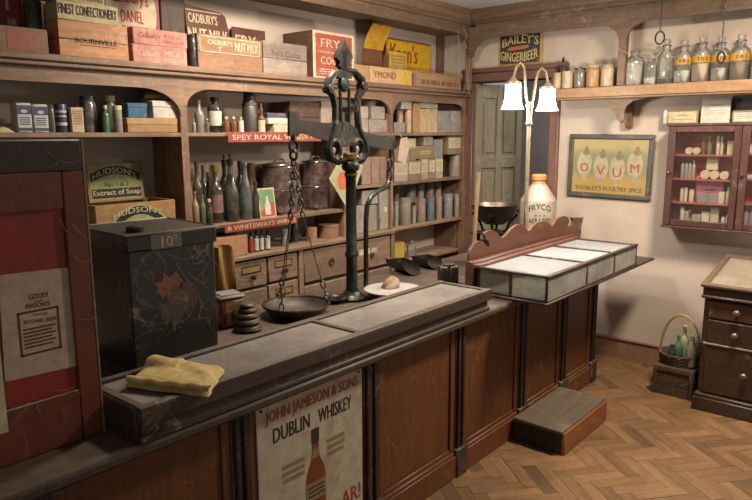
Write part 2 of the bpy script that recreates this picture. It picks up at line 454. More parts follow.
struct('trim_10', MB().box(xa, xb_, 3.28, YW, 2.005, ZC-.1, .004), wood('dark_post_wood', '#32231a', '#4c3627', 'Z', .6, .1))
xa, xb_ = at_y(439.5, 50, 3.29).x, at_y(446, 50, 3.29).x
struct('trim_11', MB().box(xa, xb_, YW-.04, YW, 2.005, ZC-.1, .004), M_unitz)
struct('trim_12', MB().box(xb_, XW, YW-.012, YW, 2.005, ZC-.1), wood('dark_end_panel', '#3a2c24', '#574338', 'Z', .6, .1))

# ------------------------------------------------------------------ parquet
PB = MB().box(-.1315, .1315, -.0326, .0326, -.012, 0, .001).mesh('parquet_block')
parq = []
for k, (a, b) in enumerate([('#66482c', '#87633f'), ('#5e4127', '#7d5a38'), ('#6e4e30', '#916c46'), ('#543a22', '#715031')]):
    parq.append(wood('parquet_%s' % 'abcd'[k], a, b, 'X', .55, .12, '#7f6a50', vary=.14, webs=.12))
PBs = []
for m in parq:
    d = PB.copy(); d.materials.clear(); d.materials.append(m); PBs.append(d)
W_ = .066; ang = math.radians(51); blocks = []
ca, sa = math.cos(ang), math.sin(ang)
for i in range(-90, 90):
    for j in range(-14, 15):
        for h in (0, 1):
            cx, cy = (i+j*4, i-j*4); cx += 2 if h == 0 else .5; cy += .5 if h == 0 else 3
            x = 3.5+(cx*ca-cy*sa)*W_; y = 1.0+(cx*sa+cy*ca)*W_
            if not (1.6 < x < XW+.05 and -.2 < y < (1.78 if x < 4.15 else 2.5)): continue
            blocks.append((x, y, ang+(0 if h == 0 else PI/2)))
def vis(b):
    px, py = proj((b[0], b[1], 0)); return -25 < px < 777 and py < 518 and (b[1] < 1.7 or b[0] > 4.2)
def rank(b): return ((Vector((b[0], b[1], 0))-CAM).length)
seen = sorted([b for b in blocks if vis(b)], key=rank); rest = [b for b in blocks if not vis(b)]+seen[300:]
R = random.Random(5)
for b in seen[:300]:
    o = link('parquet_block', PBs[R.choice([0, 0, 0, 1, 2, 0, 2, 3])], None, floor, (b[0], b[1], R.uniform(-.0012, .0008)), (R.uniform(-.006, .006), R.uniform(-.004, .004), b[2]))
mb = MB()
for b in rest:
    t = MB().box(-.1315, .1315, -.0326, .0326, -.012, 0); t.xf(Matrix.Translation((b[0], b[1], 0)) @ Matrix.Rotation(b[2], 4, 'Z')); mb.add(t.v, t.f)
o = link('parquet_field', mb, parq[0], floor); o['kind'] = 'stuff'

# ------------------------------------------------------------------ shelving unit on the left wall
YF = 3.03
unit = thing('shelving_unit', 'tall brown wooden shop shelving with arched fascia along the plaster wall', 'shelving', (0, 0, 0))
def up(name, mb, mat=None): return link(name, mb, mat or M_unit, unit)
up('shelf', MB().box(-1.3, 4.76, YF-.01, YW-.001, 1.965, 2.0, .004))
up('moulding', MB().box(-1.3, 4.755, YF-.035, YF-.01, 1.972, 2.004, .006).box(-1.3, 4.755, YF-.025, YF-.01, 1.95, 1.972, .006))
posts = [-.6, .62, 2.04, 4.735]
midposts = [3.765]
def fascia(a, b, zb=1.9, r=.15, rz=.12):
    pts = [(a, 1.965), (a, zb-rz), (a+.02, zb-rz)]
    pts += [(a+.02+r*(1-math.cos(t)), zb-rz*(1-math.sin(t))) for t in [PI/2*i/8 for i in range(1, 9)]]
    pts += [(b-.02-r*(1-math.sin(t)), zb-rz*(1-math.cos(t))) for t in [PI/2*i/8 for i in range(9)]]
    pts += [(b, zb-rz), (b, 1.965)]
    return up('fascia', MB().prism(pts, YF, YF+.022))
for a, b in ((-.6, .62), (.62, 2.04)): fascia(a, b, 1.885, .22, .13)
fascia(2.04, 3.765, 1.895, .16, .09); fascia(3.765, 4.735, 1.895, .12, .09)
for p in posts: up('upright', MB().box(p-.022, p+.022, YF+.002, YF+.05, 0 if p < 2.1 else .6, (1.755 if p < 2.0 else 1.805), .003).box(p-.012, p+.012, YF+.05, YW-.001, .6, 1.965), M_unitz)
up('upright', MB().box(3.755, 3.78, YF+.004, YW-.001, .6, 1.805, .002), M_unitz)
up('upright', MB().box(3.265, 3.29, YF+.02, YW-.001, .97, 1.645, .002), M_unitz)
up('shelf', MB().box(.65, 2.02, YF+.006, YW-.001, 1.645, 1.667, .003))
up('shelf', MB().box(-.55, .59, YF+.006, YW-.001, 1.645, 1.667, .003))
up('shelf', MB().box(2.06, 3.755, YF+.006, YW-.001, 1.645, 1.667, .003))
up('shelf', MB().box(3.78, 4.71, YF+.006, YW-.001, 1.645, 1.667, .003))
up('shelf', MB().box(2.06, 3.265, YF+.006, YW-.001, 1.14, 1.162, .003))
up('shelf', MB().box(.65, 2.02, YF+.006, YW-.001, 1.14, 1.162, .003))
up('shelf', MB().box(3.29, 3.755, YF+.006, YW-.001, 1.285, 1.307, .003))
up('shelf', MB().box(3.78, 4.71, YF+.006, YW-.001, 1.285, 1.307, .003))
up('shelf', MB().box(3.78, 4.71, YF+.006, YW-.001, .945, .968, .003))
# ------------------------------------------------------------------ drawer dresser below the shelves
dr = thing('drawer_dresser', 'dusty brown dresser full of labelled drawers under the bottle shelf', 'drawer unit', (0, 0, 0))
YD = 3.0
link('worktop', MB().box(2.065, 3.75, YD-.02, YW-.002, .945, .969, .004), M_unit, dr)
link('carcass', MB().box(2.07, 3.745, YD+.03, YW-.002, .0, .944), M_drawdk, dr)
def upright(x): link('stile', MB().box(x-.018, x+.018, YD-.006, YD+.03, .0, .945, .003), M_drawer, dr)
for x in (2.085, 2.815, 3.735): upright(x)
def drawer(x0, x1, z0, z1, kind, seed=0):
    o = link('drawer', MB().box(x0, x1, YD, YD+.028, z0, z1, .004), M_drawer, dr)
    cx, cz = (x0+x1)/2, (z0+z1)/2; wd = x1-x0
    if kind == 'cup':
        link('label_holder', Txt().frame(cx-wd*.3, cx+wd*.3, cz+.005, cz+.05, .006, YD-.002), M_black, o)
        link('label_card', MB().box(cx-wd*.28, cx+wd*.28, YD-.0016, YD-.0004, cz+.008, cz+.047), paper('drawer_label_paper', '#84683f', '#5e4428', .8), o)
        link('knob', MB().lathe([(.0, 0), (.006, 0), (.006, .012), (.016, .02), (.016, .028), (0, .034)], 10).xf(Matrix.Translation((cx, YD, cz-.015)) @ Matrix.Rotation(PI/2, 4, 'X')), M_black, o)
    elif kind == 'ring':
        link('ring_pull', MB().ring((cx+.03, YD-.008, cz), .02, .004, 'y').box(cx+.024, cx+.036, YD-.012, YD, cz+.014, cz+.026, .002), M_black, o)
    elif kind == 'label':
        link('label_card', MB().box(cx-.13, cx-.02, YD-.0016, YD-.0004, cz+.0, cz+.04).box(cx+.0, cx+.06, YD-.0016, YD-.0004, cz+.002, cz+.038), paper('torn_label', '#c4b59c', '#7c6142', .7), o)
        link('ring_pull', MB().ring((cx, YD-.008, cz-.012), .016, .004, 'y'), M_black, o)
drawer(2.11, 2.285, .775, .93, 'cup')
drawer(2.30, 2.535, .775, .93, 'cup'); drawer(2.55, 2.785, .78, .93, 'cup')
drawer(2.11, 2.535, .56, .755, 'none'); drawer(2.55, 2.785, .60, .762, 'cup'); drawer(2.11, 2.785, .3, .54, 'none')
drawer(2.845, 3.265, .725, .93, 'ring'); drawer(3.285, 3.705, .725, .93, 'label')
drawer(2.845, 3.265, .54, .70, 'label'); drawer(3.285, 3.705, .54, .70, 'label'); drawer(2.845, 3.705, .3, .52, 'none')

# ------------------------------------------------------------------ main shop counter
cn = thing('shop_counter', 'long panelled mahogany shop counter with dark pilasters', 'counter', (0, 0, 0))
ZT = .81
link('carcass', MB().box(-.6, 4.235, 1.685, 2.5, .0, .772), M_cntd, cn)
link('counter_top', MB().box(-.6, 4.24, 1.592, 2.56, .774, ZT, .01), M_cnttop, cn)
link('moulding', MB().box(-.6, 4.24, 1.628, 1.685, .758, .7735, .006), M_cntd, cn)
pil = [(.56, .66), (1.225, 1.30), (1.875, 1.975), (2.54, 2.62), (3.17, 3.26), (3.70, 3.79), (4.165, 4.24)]
for a, b in pil:
    m_ = (a+b)/2
    link('pilaster', MB().box(a, b, 1.655, 1.685, .14, .758, .003).box(a+.012, m_-.008, 1.642, 1.656, .15, .758, .005).box(m_+.008, b-.012, 1.642, 1.656, .15, .758, .005), M_cntd, cn)
    link('pilaster_base', MB().box(a-.008, b+.008, 1.632, 1.685, 0, .145, .006), M_cntd, cn)
edges = [-.6]+[v for p in pil for v in p]
for i in range(0, len(edges)-1, 2):
    a, b = edges[i], edges[i+1]
    link('panel', MB().box(a, b, 1.668, 1.686, .13, .758), M_cnt, cn)
    link('panel_bead', MB().box(a, a+.035, 1.658, 1.668, .13, .758, .004).box(b-.035, b, 1.658, 1.668, .13, .758, .004).box(a+.035, b-.035, 1.658, 1.668, .13, .15, .004), M_cnt, cn)
    link('plinth', MB().box(a, b, 1.640, 1.686, .0, .115, .003).box(a, b, 1.648, 1.686, .115, .13, .004), M_cnt, cn)
link('end_panel', MB().box(4.2355, 4.25, 1.66, 2.5, .0, .77, .003), M_cnt, cn)

# ------------------------------------------------------------------ long flat glazed case on the counter
lc = thing('counter_display_case', 'long flat wooden display case with dust covered glass lid on the counter', 'display case', (0, 0, 0))
a, b, y0, y1, zt = .885, 2.742, 1.60, 1.895, .912
link('base', MB().box(a+.015, b-.015, y0+.02, y1-.01, ZT+.001, .875), M_cnttop, lc)
link('front_band', MB().box(a, b, y0-.012, y0+.02, .862, zt-.001, .004).box(a+.008, b-.008, y0+.004, y0+.02, .815, .862, .004).box(a, b, y0-.006, y0+.02, ZT+.001, .83, .005), M_cnttop, lc)
link('end_band', MB().box(a-.004, a+.016, y0+.02, y1, ZT+.001, zt-.002, .004), M_cnttop, lc)
link('end_band', MB().box(b-.016, b+.004, y0+.02, y1, ZT+.001, zt-.002, .004), M_cnttop, lc)
link('frame_rail', MB().box(a, b, y0-.012, y0+.022, zt-.006, zt+.004, .003), M_cnttop, lc)
link('frame_rail', MB().box(a, b, y1-.03, y1, ZT+.002, zt+.006, .003), M_cnttop, lc)
for x in (a+.004, 1.80, b-.026): link('frame_rail', MB().box(x-.002, x+.024, y0+.02, y1-.028, zt-.012, zt+.003, .003), M_cnttop, lc)
link('glass_pane', MB().box(a+.03, 1.797, y0+.02, y1-.03, zt-.008, zt-.004), M_toppane, lc)
link('glass_pane', MB().box(1.825, b-.03, y0+.02, y1-.03, zt-.008, zt-.004), M_toppane, lc)
link('lining', MB().box(a+.017, b-.017, y0+.021, y1-.031, .876, .879), paper('faded_lining', '#6e635b'), lc)

# ------------------------------------------------------------------ glass showcase with scalloped backboard
sc = thing('glass_showcase', 'glazed countertop showcase with scalloped mahogany backboard and white dusty top panes', 'display case', (0, 0, 0))
a, b, y0, y1 = 2.975, 4.235, 1.41, 1.80; z0, z1 = .826, .952
link('base_board', MB().box(2.965, 4.575, 1.405, 1.86, ZT+.0005, .826, .004), M_cntd, sc)
xs = [2.975, 3.46, 3.86, 4.235]
for x in xs:
    link('post', MB().box(x-.008 if x > 3 else x, x+.008 if x < 4.2 else x, y0, y0+.014, z0, z1, .002), M_cntd, sc)
link('post', MB().box(a, a+.014, 1.61, 1.626, z0, z1, .002), M_cntd, sc)
link('post', MB().box(a, a+.016, y1, y1+.016, z0, z1, .002), M_cntd, sc)
link('post', MB().box(b-.016, b, y1, y1+.016, z0, z1, .002), M_cntd, sc)
link('rail', MB().box(a-.004, b+.004, y0-.005, y0+.02, z1-.002, z1+.012, .003), M_cntd, sc)
link('rail', MB().box(a, b, y0-.002, y0+.014, z0-.0, z0+.012, .002), M_cntd, sc)
link('rail', MB().box(a-.004, a+.018, y0+.02, y1+.02, z1-.002, z1+.011, .003), M_cntd, sc)
link('rail', MB().box(a, a+.014, y0+.014, y1, z0, z0+.012, .002), M_cntd, sc)
link('rail', MB().box(b-.018, b+.004, y0+.02, y1+.02, z1-.002, z1+.011, .003), M_cntd, sc)
for x in (3.46, 3.86): link('rail', MB().box(x-.009, x+.009, y0+.02, y1, z1-.002, z1+.011, .003), M_cntd, sc)
for i in range(3):
    link('top_pane', MB().box(xs[i]+.012, xs[i+1]-.012, y0+.02, y1, z1, z1+.004), thin_glass('white_dust_pane', '#ffffff', .58, '#a3a4a6', 1.4, 1.0), sc)
    link('front_pane', MB().box(xs[i]+.008, xs[i+1]-.008, y0+.004, y0+.008, z0+.012, z1-.002), M_dustyglass, sc)
link('end_pane', MB().box(a+.004, a+.008, y0+.014, 1.61, z0+.012, z1-.002), M_dustyglass, sc)
link('end_pane', MB().box(a+.004, a+.008, 1.626, y1, z0+.012, z1-.002), M_caseglass, sc)
link('end_pane', MB().box(b-.008, b-.004, y0+.014, y1, z0+.012, z1-.002), M_dustyglass, sc)
link('lining', MB().box(a+.016, b-.016, y0+.016, y1, z0+.0005, z0+.004), paper('case_lining', '#d0c7b4'), sc)
link('back_panel', MB().box(a, b, y1, y1+.008, z0, z1), M_mahog, sc)
link('back_rail', MB().box(a-.01, b+.01, y1+.001, y1+.04, z1, z1+.022, .004), M_mahog, sc)
link('back_rail', MB().box(a-.012, b+.012, y1+.03, y1+.085, z1-.13, z1+.034, .005), M_mahog, sc)
YB = 1.872
outline = [(469,262),(469,255),(471,249),(474,244),(478,241),(482,241),(485,244),(487,248),(489,246),(488,241),(485,238),(484,234),(487,231),(492,230),(496,232),(499,236),(502,238),(506,235),(511,229),(516,225),(521,224),(524,226),(526,230),(529,231),(532,227),(537,222.5),(543,221),(548,222.5),(551,226),(553,225),(556,220),(560,217),(565,216),(568,218),(569,222),(567,225),(569,227),(572,225),(573,220),(571,217.5),(583,217.5),(581,226),(580,239)]
pts = [(at_y(px, py, YB).x, at_y(px, py, YB).z) for px, py in outline]
link('backboard', MB().prism(pts, YB-.004, YB+.014), M_mahog, sc)

# ------------------------------------------------------------------ step by the counter
st = thing('wooden_step', 'low wooden step box with worn grey top beside the counter', 'step', (0, 0, 0))
x0, x1, ya, yb, h = 3.08, 3.655, 1.335, 1.628, .135
m_bl = wood('step_shaded', '#17110d', '#2b2019', 'Y', .7, .05)  # end boards near black: shade on the step's ends painted into the wood
link('top_board', MB().box(x0-.012, x1, ya+.004, yb, h-.02, h, .004), wood('step_top', '#4a4034', '#6a5844', 'X', .8, .35, '#6f604c'), st)
fb = link('front_board', MB().box(x0, x1, ya-.004, ya+.016, .0, h-.012, .004), wood('step_front', '#7d4519', '#ab662c', 'X', .6, .05), st)
link('end_board', MB().box(x0, x0+.018, ya+.016, yb, 0, h-.02, .002), m_bl, st)
link('end_board', MB().box(x1-.018, x1, ya+.016, yb, 0, h-.02, .002), m_bl, st)

# ------------------------------------------------------------------ chest with sloping glazed top, right
ch = thing('chest_of_drawers', 'dark wooden chest of drawers with sloping glazed top and round knobs', 'chest of drawers', (0, 0, 0))
xf, xb, yl, yr = 4.17, 4.70, 1.0, .15
link('body', MB().box(xf+.02, xb, yr+.02, yl-.025, .09, .70), M_darkwood, ch)
link('side_panel', MB().box(xf+.04, xb, yl-.025, yl-.012, .09, .72, .003), M_darkwood, ch)
link('plinth', MB().box(xf-.02, xb, yr, yl+.0, 0, .085, .006).box(xf-.012, xb, yr, yl-.005, .085, .105, .006), M_darkwood, ch)
zf, zb_ = .768, .862
tilt = math.atan2(zb_-zf, xb-xf)
def slope_box(x0, x1, y0, y1, h0, h1, bv=.003):
    t = MB().box(x0, x1, y0, y1, h0, h1, bv)
    t.v = [(xf-.03+x*math.cos(tilt)-z*math.sin(tilt), y, zf+x*math.sin(tilt)+z*math.cos(tilt)) for x, y, z in t.v]; return t
Ls = (xb-xf+.04)/math.cos(tilt)
P = [(xf-.012, .70), (xb, .70), (xb, zb_-.012), (xf-.012, zf-.012)]
t = MB().prism(P, yr+.01, yl-.012)
link('slope_case', t, M_darkwood, ch)
link('moulding', MB().box(xf-.022, xf+.02, yr, yl-.005, .695, .715, .006), M_darkwood, ch)
fm = wood('case_frame_wood', '#4e3526', '#74523b', 'Y', .5, .4)
for q in ((0, .035, yr, yl), (Ls-.035, Ls, yr, yl), (.035, Ls-.035, yl-.035, yl), (.035, Ls-.035, yr, yr+.035)):
    link('frame_rail', slope_box(*q, -.006, .012), fm, ch)
link('lining', slope_box(.03, Ls-.03, yr+.03, yl-.03, -.008, -.004, 0), plaster('faded_sheet', '#a08b78', '#c9b8a4', 6), ch)
link('glass_pane', slope_box(.034, Ls-.034, yr+.034, yl-.034, .004, .007, 0), thin_glass('chest_glass', '#ffffff', .08, '#c8bba8', 7, .6), ch)
def cdrawer(z0, z1, ky):
    o = link('drawer', MB().box(xf+.004, xf+.022, yr+.04, yl-.045, z0, z1, .005), wood('chest_drawer_wood', '#28170d', '#4a2a16', 'Y', .4, .15), ch)
    for k in ky:
        link('knob', MB().lathe([(0, 0), (.009, 0), (.009, .012), (.02, .022), (.021, .032), (.012, .042), (0, .044)], 12).xf(Matrix.Translation((xf+.006, k, (z0+z1)/2)) @ Matrix.Rotation(-PI/2, 4, 'Y')), plain('knob_wood', '#54463c', .35), o)
cdrawer(.575, .685, (.80, .35)); cdrawer(.425, .565, (.80, .35)); cdrawer(.115, .415, (.735, .35))
link('shelf_strip', MB().box(xf-.004, xf+.02, yr+.03, yl-.03, .414, .424, .002), wood('pale_edge', '#7b6a58', '#a08c75', 'Y', .5, .3), ch)
# ------------------------------------------------------------------ goods: builders
def bx(name, label, cat, px0, px1, pyt, z, y, d, mat, group=None, bev=.003, rz=0, rx=0):
    """box standing on height z, front face on plane y; origin at the middle of its front bottom edge"""
    x0, x1, h = span_y(px0, px1, pyt, z, y); wd = x1-x0
    o = link(name, MB().box(-wd/2, wd/2, 0, d, 0, h, bev), mat, None, ((x0+x1)/2, y, z+.0006), (rx, 0, rz))
    tag(o, label, cat, group); return o, wd, h
def lid(o, wd, h, d, mat, t=.012, over=.002):
    return link('lid', MB().box(-wd/2-over, wd/2+over, -over, d+over, h-t, h+.001, .002), mat, o)
def face_label(o, wd, h, mat, u0=.1, u1=.9, v0=.1, v1=.9, name='label'):
    return link(name, MB().box(-wd/2+u0*wd, -wd/2+u1*wd, -.0012, .0004, v0*h, v1*h), mat, o)
def crate(name, label, px0, px1, pyt, z, y, d, mat, rows=2, group=None, cat='crate'):
    """slatted wooden crate: every board is a part"""
    x0, x1, h = span_y(px0, px1, pyt, z, y); wd = x1-x0
    o = thing(name, label, cat, ((x0+x1)/2, y, z+.0006), 0, group)
    for k in range(rows):
        a, b = h*k/rows+.001, h*(k+1)/rows-.001
        link('board', MB().box(-wd/2, wd/2, 0, .01, a, b, .002), mat, o)
        link('side_board', MB().box(-wd/2, -wd/2+.01, .0105, d-.0105, a, b, .002), mat, o)
        link('side_board', MB().box(wd/2-.01, wd/2, .0105, d-.0105, a, b, .002), mat, o)
        link('back_board', MB().box(-wd/2, wd/2, d-.01, d, a, b, .002), mat, o)
    link('bottom', MB().box(-wd/2+.01, wd/2-.01, .011, d-.011, .0005, .01), mat, o)
    return o, wd, h
PROF = {
 'wine': [(.0, 0), (.92, 0), (1, .02), (1, .56), (.93, .62), (.6, .70), (.36, .76), (.33, .93), (.4, .94), (.4, .97), (.34, 1.0), (0, 1.0)],
 'champagne': [(.0, 0), (.92, 0), (1, .03), (1, .42), (.9, .52), (.6, .66), (.38, .78), (.31, .92), (.40, .925), (.40, .965), (.32, 1.0), (0, 1)],
 'medicine': [(0, 0), (.95, 0), (1, .02), (1, .62), (.9, .70), (.45, .76), (.42, .88), (.55, .89), (.55, 1.0), (0, 1)],
 'beer': [(0, 0), (.95, 0), (1, .02), (1, .55), (.85, .66), (.45, .80), (.40, .93), (.52, .94), (.52, 1.0), (0, 1)],
 'shoulder': [(0, 0), (.95, 0), (1, .03), (1, .66), (.92, .74), (.5, .80), (.36, .82), (.36, .9), (.52, .91), (.52, 1), (0, 1)],
 'jar': [(0, 0), (.94, 0), (1, .03), (1, .78), (.9, .86), (.8, .88), (.8, .92), (.86, .93), (.86, 1.0), (0, 1)],
 'can': [(0, 0), (.97, 0), (1, .012), (1, .988), (.97, 1), (0, 1)],
 'flask': [(0, 0), (.92, 0), (.95, .02), (1, .05), (1, .60), (.96, .62), (1.02, .63), (1.02, .68), (.96, .69), (.86, .72), (.72, .97), (.66, 1.0), (0, 1)],
 'dropper': [(0, 0), (.95, 0), (1, .02), (1, .45), (.9, .52), (.45, .58), (.45, .7), (.5, .71), (.5, .8), (.3, .82), (.25, .98), (.1, 1), (0, 1)],
}
def bottle(name, label, px0, px1, pyt, z, y, kind, mat, cat='bottle', group=None, cap=None, lab=None, plane='y', capz=.93, labz=(.12, .5), n=14):
    u, r, h = (cyl_y if plane == 'y' else cyl_x)(px0, px1, pyt, z, y)
    loc = (u, y, z+.0006) if plane == 'y' else (y, u, z+.0006)
    pr = [(a*r, b*h) for a, b in PROF[kind]]
    o = link(name, MB().lathe(pr, n), mat, None, loc, (0, 0, random.uniform(0, 6))); tag(o, label, cat, group)
    if lab is not None:
        P = MB(); a0 = math.atan2(-loc[1], -loc[0])-o.rotation_euler.z
        mb = P.grid(lambda s, t: (math.cos(a0+(s-.5)*2.3)*(r+.0008), math.sin(a0+(s-.5)*2.3)*(r+.0008), h*(labz[0]+(labz[1]-labz[0])*t)), 8, 1)
        link('label', mb, lab, o)
    if cap is not None:
        rc = min(a for a, b in PROF[kind] if b > .85 and a > 0)*r
        rc = max(a for a, b in PROF[kind] if b >= capz and a > 0)*r*1.06
        link('stopper', MB().lathe([(0, h*capz), (rc, h*capz), (rc, h*1.012), (rc*.7, h*1.02), (0, h*1.02)], 10), cap, o)
    return o, r, h
def canister(name, label, px0, px1, pyt, z, y, mat, lidm=None, cat='tin', group=None, lab=None, plane='y', lid_h=.16):
    o, r, h = bottle(name, label, px0, px1, pyt, z, y, 'can', mat, cat, group, None, lab, plane, labz=(.15, .75))
    if lidm is not None: link('lid', MB().lathe([(r*1.03, h*(1-lid_h)), (r*1.03, h*1.0), (r*.9, h*1.012), (0, h*1.012)], 14), lidm, o)
    return o, r, h
Z1, Z2, Z3, Z4, Z5 = 2.0, 1.667, 1.307, 1.162, .969

# ------------------------------------------------------------------ top shelf
crateM = wood('crate_orange', '#8a5a33', '#b98452', 'X', .65, .35)
crateG = wood('crate_grey', '#6e5f54', '#98877a', 'X', .75, .4)
crateB = wood('crate_brown', '#6a4630', '#967052', 'X', .7, .35)
crateP = wood('crate_pale', '#9a7652', '#c29b70', 'X', .7, .35)
red_tin = paint('red_tin', '#8a2419', '#4c1a12', .5)
pink = paint('pink_card', '#b3776a', '#c9a695', .7, .8, .3, 14)
o, wd, h = bx('show_card', 'red enamel card with white lettering standing behind red labelled box', 'sign', -12, 24, -9, Z1, 3.26, .012, red_tin)
Txt().line('APS', .0, wd/2-.03, h*.42, h*.60, -.001).part(o, M_white); Txt().line('T', -.02, .04, h*.72, h*.9, -.001).part(o, M_white)
o, wd, h = bx('wooden_box', 'low wooden box with faded red paper label at shelf end', 'box', -25, 48, 26, Z1, 3.05, .1, crateB)
face_label(o, wd, h, paint('faded_red_label', '#8c3a26', '#7a5036', .6), .42, .80, .12, .88)
Txt().scribble(-wd*.04, wd*.24, h*.3, h*.7, 3, -.0018).part(o, paper('faded_print', '#a0664a'))
bottle('dark_jar', 'dark green glass jar between red card and cream carton', 26, 43, -12, Z1, 3.22, 'jar', bottle_glass('green_black_glass', '#20281f'), 'jar')
# cream confectionery carton on its crate
o, wd, h = crate('wooden_crate', 'orange wooden crate stamped in black carrying a cream carton', 59, 128, 23, Z1, 3.05, .12, crateM, 2)
Txt().line('BOURNVILLE', -wd*.28, wd*.33, h*.42, h*.56, -.0012).bar(-wd*.22, wd*.3, h*.36, h*.375, -.0012).part(o, M_ink)
zc = Z1+h
o2, wd, h = bx('cardboard_carton', 'cream printed confectionery carton lying on orange crate', 'carton', 57, 118, 3.5, zc, 3.055, .11, paper('carton_cream', '#b5a580'))
Txt().line('FINEST CONFECTIONERY', -wd*.48, wd*.47, h*.3, h*.82, -.0012).part(o2, M_ink)
z2 = zc+h
o3, wd, h = bx('cardboard_carton', 'olive cream carton with black lettering lying atop another carton', 'carton', 46, 104, -15, z2, 3.06, .1, paper('carton_olive', '#a09567'))
Txt().line('CONFECTIONS', -wd*.42, wd*.46, h*.14, h*.46, -.0012).part(o3, M_ink)
# oval chocolate sign
o, wd, h = bx('show_card', 'red bordered show card with cream oval panel and red lettering', 'sign', 103, 160, -22, Z1, 3.25, .014, red_tin)
link('oval_panel', Txt().ell(0, h*.62, wd*.44, h*.44, -.001), paper('sign_cream', '#cdbb9e'), o)
Txt().line("Cadbury's", -wd*.33, wd*.3, h*.66, h*.82, -.0018, .01).line('DANEL', -wd*.2, wd*.2, h*.5, h*.63, -.0018, .005).line('CHOCOLATE', -wd*.2, wd*.3, h*.36, h*.47, -.0018).part(o, M_redink)
ob, wb, hb = bx('chocolate_box', 'faded pink chocolate box carrying another pink box', 'box', 133, 187, 46, Z1, 3.05, .17, pink)
Txt().line("Cadbury's", -wb*.4, -wb*.02, hb*.3, hb*.75, -.001).line('MILK', wb*.06, wb*.4, hb*.5, hb*.75, -.001).line('CHOCOLATE', wb*.04, wb*.44, hb*.18, hb*.4, -.001).part(ob, paper('print_pale', '#d3b3a2'))
o, wd, h = bx('chocolate_box', 'faded pink chocolate box stacked on another pink box', 'box', 133, 187, 30, Z1+hb, 3.052, .17, pink)
Txt().line("Cadbury's", -wd*.4, -wd*.02, h*.3, h*.75, -.001).line('MILK', wd*.06, wd*.4, h*.5, h*.75, -.001).line('CHOCOLATE', wd*.04, wd*.44, h*.18, h*.4, -.001).part(o, paper('print_red_faded', '#a2564a'))
blackg = bottle_glass('black_glass', '#0e1010', .15, .3)
bottle('glass_bottle', 'black glass jar squeezed between orange crate and pink boxes', 128.5, 133.5, 28, Z1, 3.12, 'can', blackg, 'bottle')
bottle('glass_bottle', 'black glass jar between pink boxes and nut milk crate', 189, 196.5, 35, Z1, 3.07, 'jar', blackg, 'bottle')
# nut milk sign, leaning
brown_tin = paint('brown_enamel', '#5a2717', '#3a1a10', .4)
x0, x1, h = span_y(189, 233, 10, Z1, 3.25); wd = x1-x0
o = link('enamel_sign', MB().prism([(-wd/2, 0), (wd/2+.03, 0), (wd/2-.03, h-.02), (wd/2-.06, h), (-wd/2, h*1.05)], 0, .008), brown_tin, None, ((x0+x1)/2, 3.24, Z1+.001), (math.radians(-6), 0, 0))
tag(o, 'brown enamel nut milk chocolate sign leaning behind its crate', 'sign')
Txt().line("CADBURY'S", -wd*.45, wd*.2, h*.78, h*.93, -.001).line('NUT MILK', -wd*.48, wd*.42, h*.46, h*.7, -.001).line('CHOCOLATE', -wd*.48, wd*.2, h*.27, h*.4, -.001).part(o, M_cream)
link('edge_line', Txt().bar(-wd/2+.005, wd/2-.06, h*.965, h*.98, -.001), M_cream, o)
o, wd, h = crate('wooden_crate', 'brown wooden crate lettered nut milk in pale paint', 198, 262, 37, Z1, 3.05, .15, crateB, 2)
Txt().line("CADBURY'S", -wd*.35, wd*.02, h*.72, h*.86, -.0012).line('NUT MILK', wd*.06, wd*.44, h*.6, h*.86, -.0012).frame(-wd*.47, wd*.46, h*.5, h*.95, .004, -.0012).line('T', -wd*.2, -wd*.14, h*.53, h*.68, -.0012).part(o, M_cream)
o, wd, h = bx('enamel_sign', 'dark brown sign with cream lettering half hidden behind crate', 'sign', 233, 266, 29, Z1, 3.29, .01, brown_tin)
Txt().line('FRY', -wd*.42, wd*.2, h*.55, h*.85, -.001).part(o, M_cream)
o, wd, h = crate('wooden_crate', 'weathered grey wooden crate with faded cocoa stencil', 263.5, 307, 43, Z1, 3.05, .2, crateG, 2)
Txt().line("Fry's Cocoa", -wd*.32, wd*.35, h*.52, h*.76, -.0012).part(o, plain('faded_ink', '#5a4a3e', .9))
fry = paper('fry_red', '#a84a38', '#a8705e', .7)
o, wd, h = bx('cocoa_box', 'large cocoa box with red printed front and cream border', 'box', 313, 354, 33, Z1, 3.05, .27, wood('box_dark_side', '#3c271b', '#5c402d', 'Y', .8, .1))
face_label(o, wd, h, paper('border_cream', '#d6c3a4'), 0, 1, 0, 1, 'front_sheet')
link('label', MB().box(-wd*.44, wd*.44, -.0022, -.001, h*.06, h*.95), fry, o)
Txt().line('FRYS', -wd*.32, wd*.26, h*.68, h*.85, -.0028).line('COCOA', -wd*.33, wd*.34, h*.32, h*.48, -.0028).line('Homeopathic', -wd*.38, wd*.3, h*.53, h*.61, -.0028).scribble(-wd*.36, wd*.36, h*.1, h*.24, 3, -.0028).part(o, M_cream)
o, wd, h = bx('wooden_box', 'small pale wooden box right of the red cocoa box', 'box', 355, 369.3, 65, Z1, 3.05, .12, crateP)
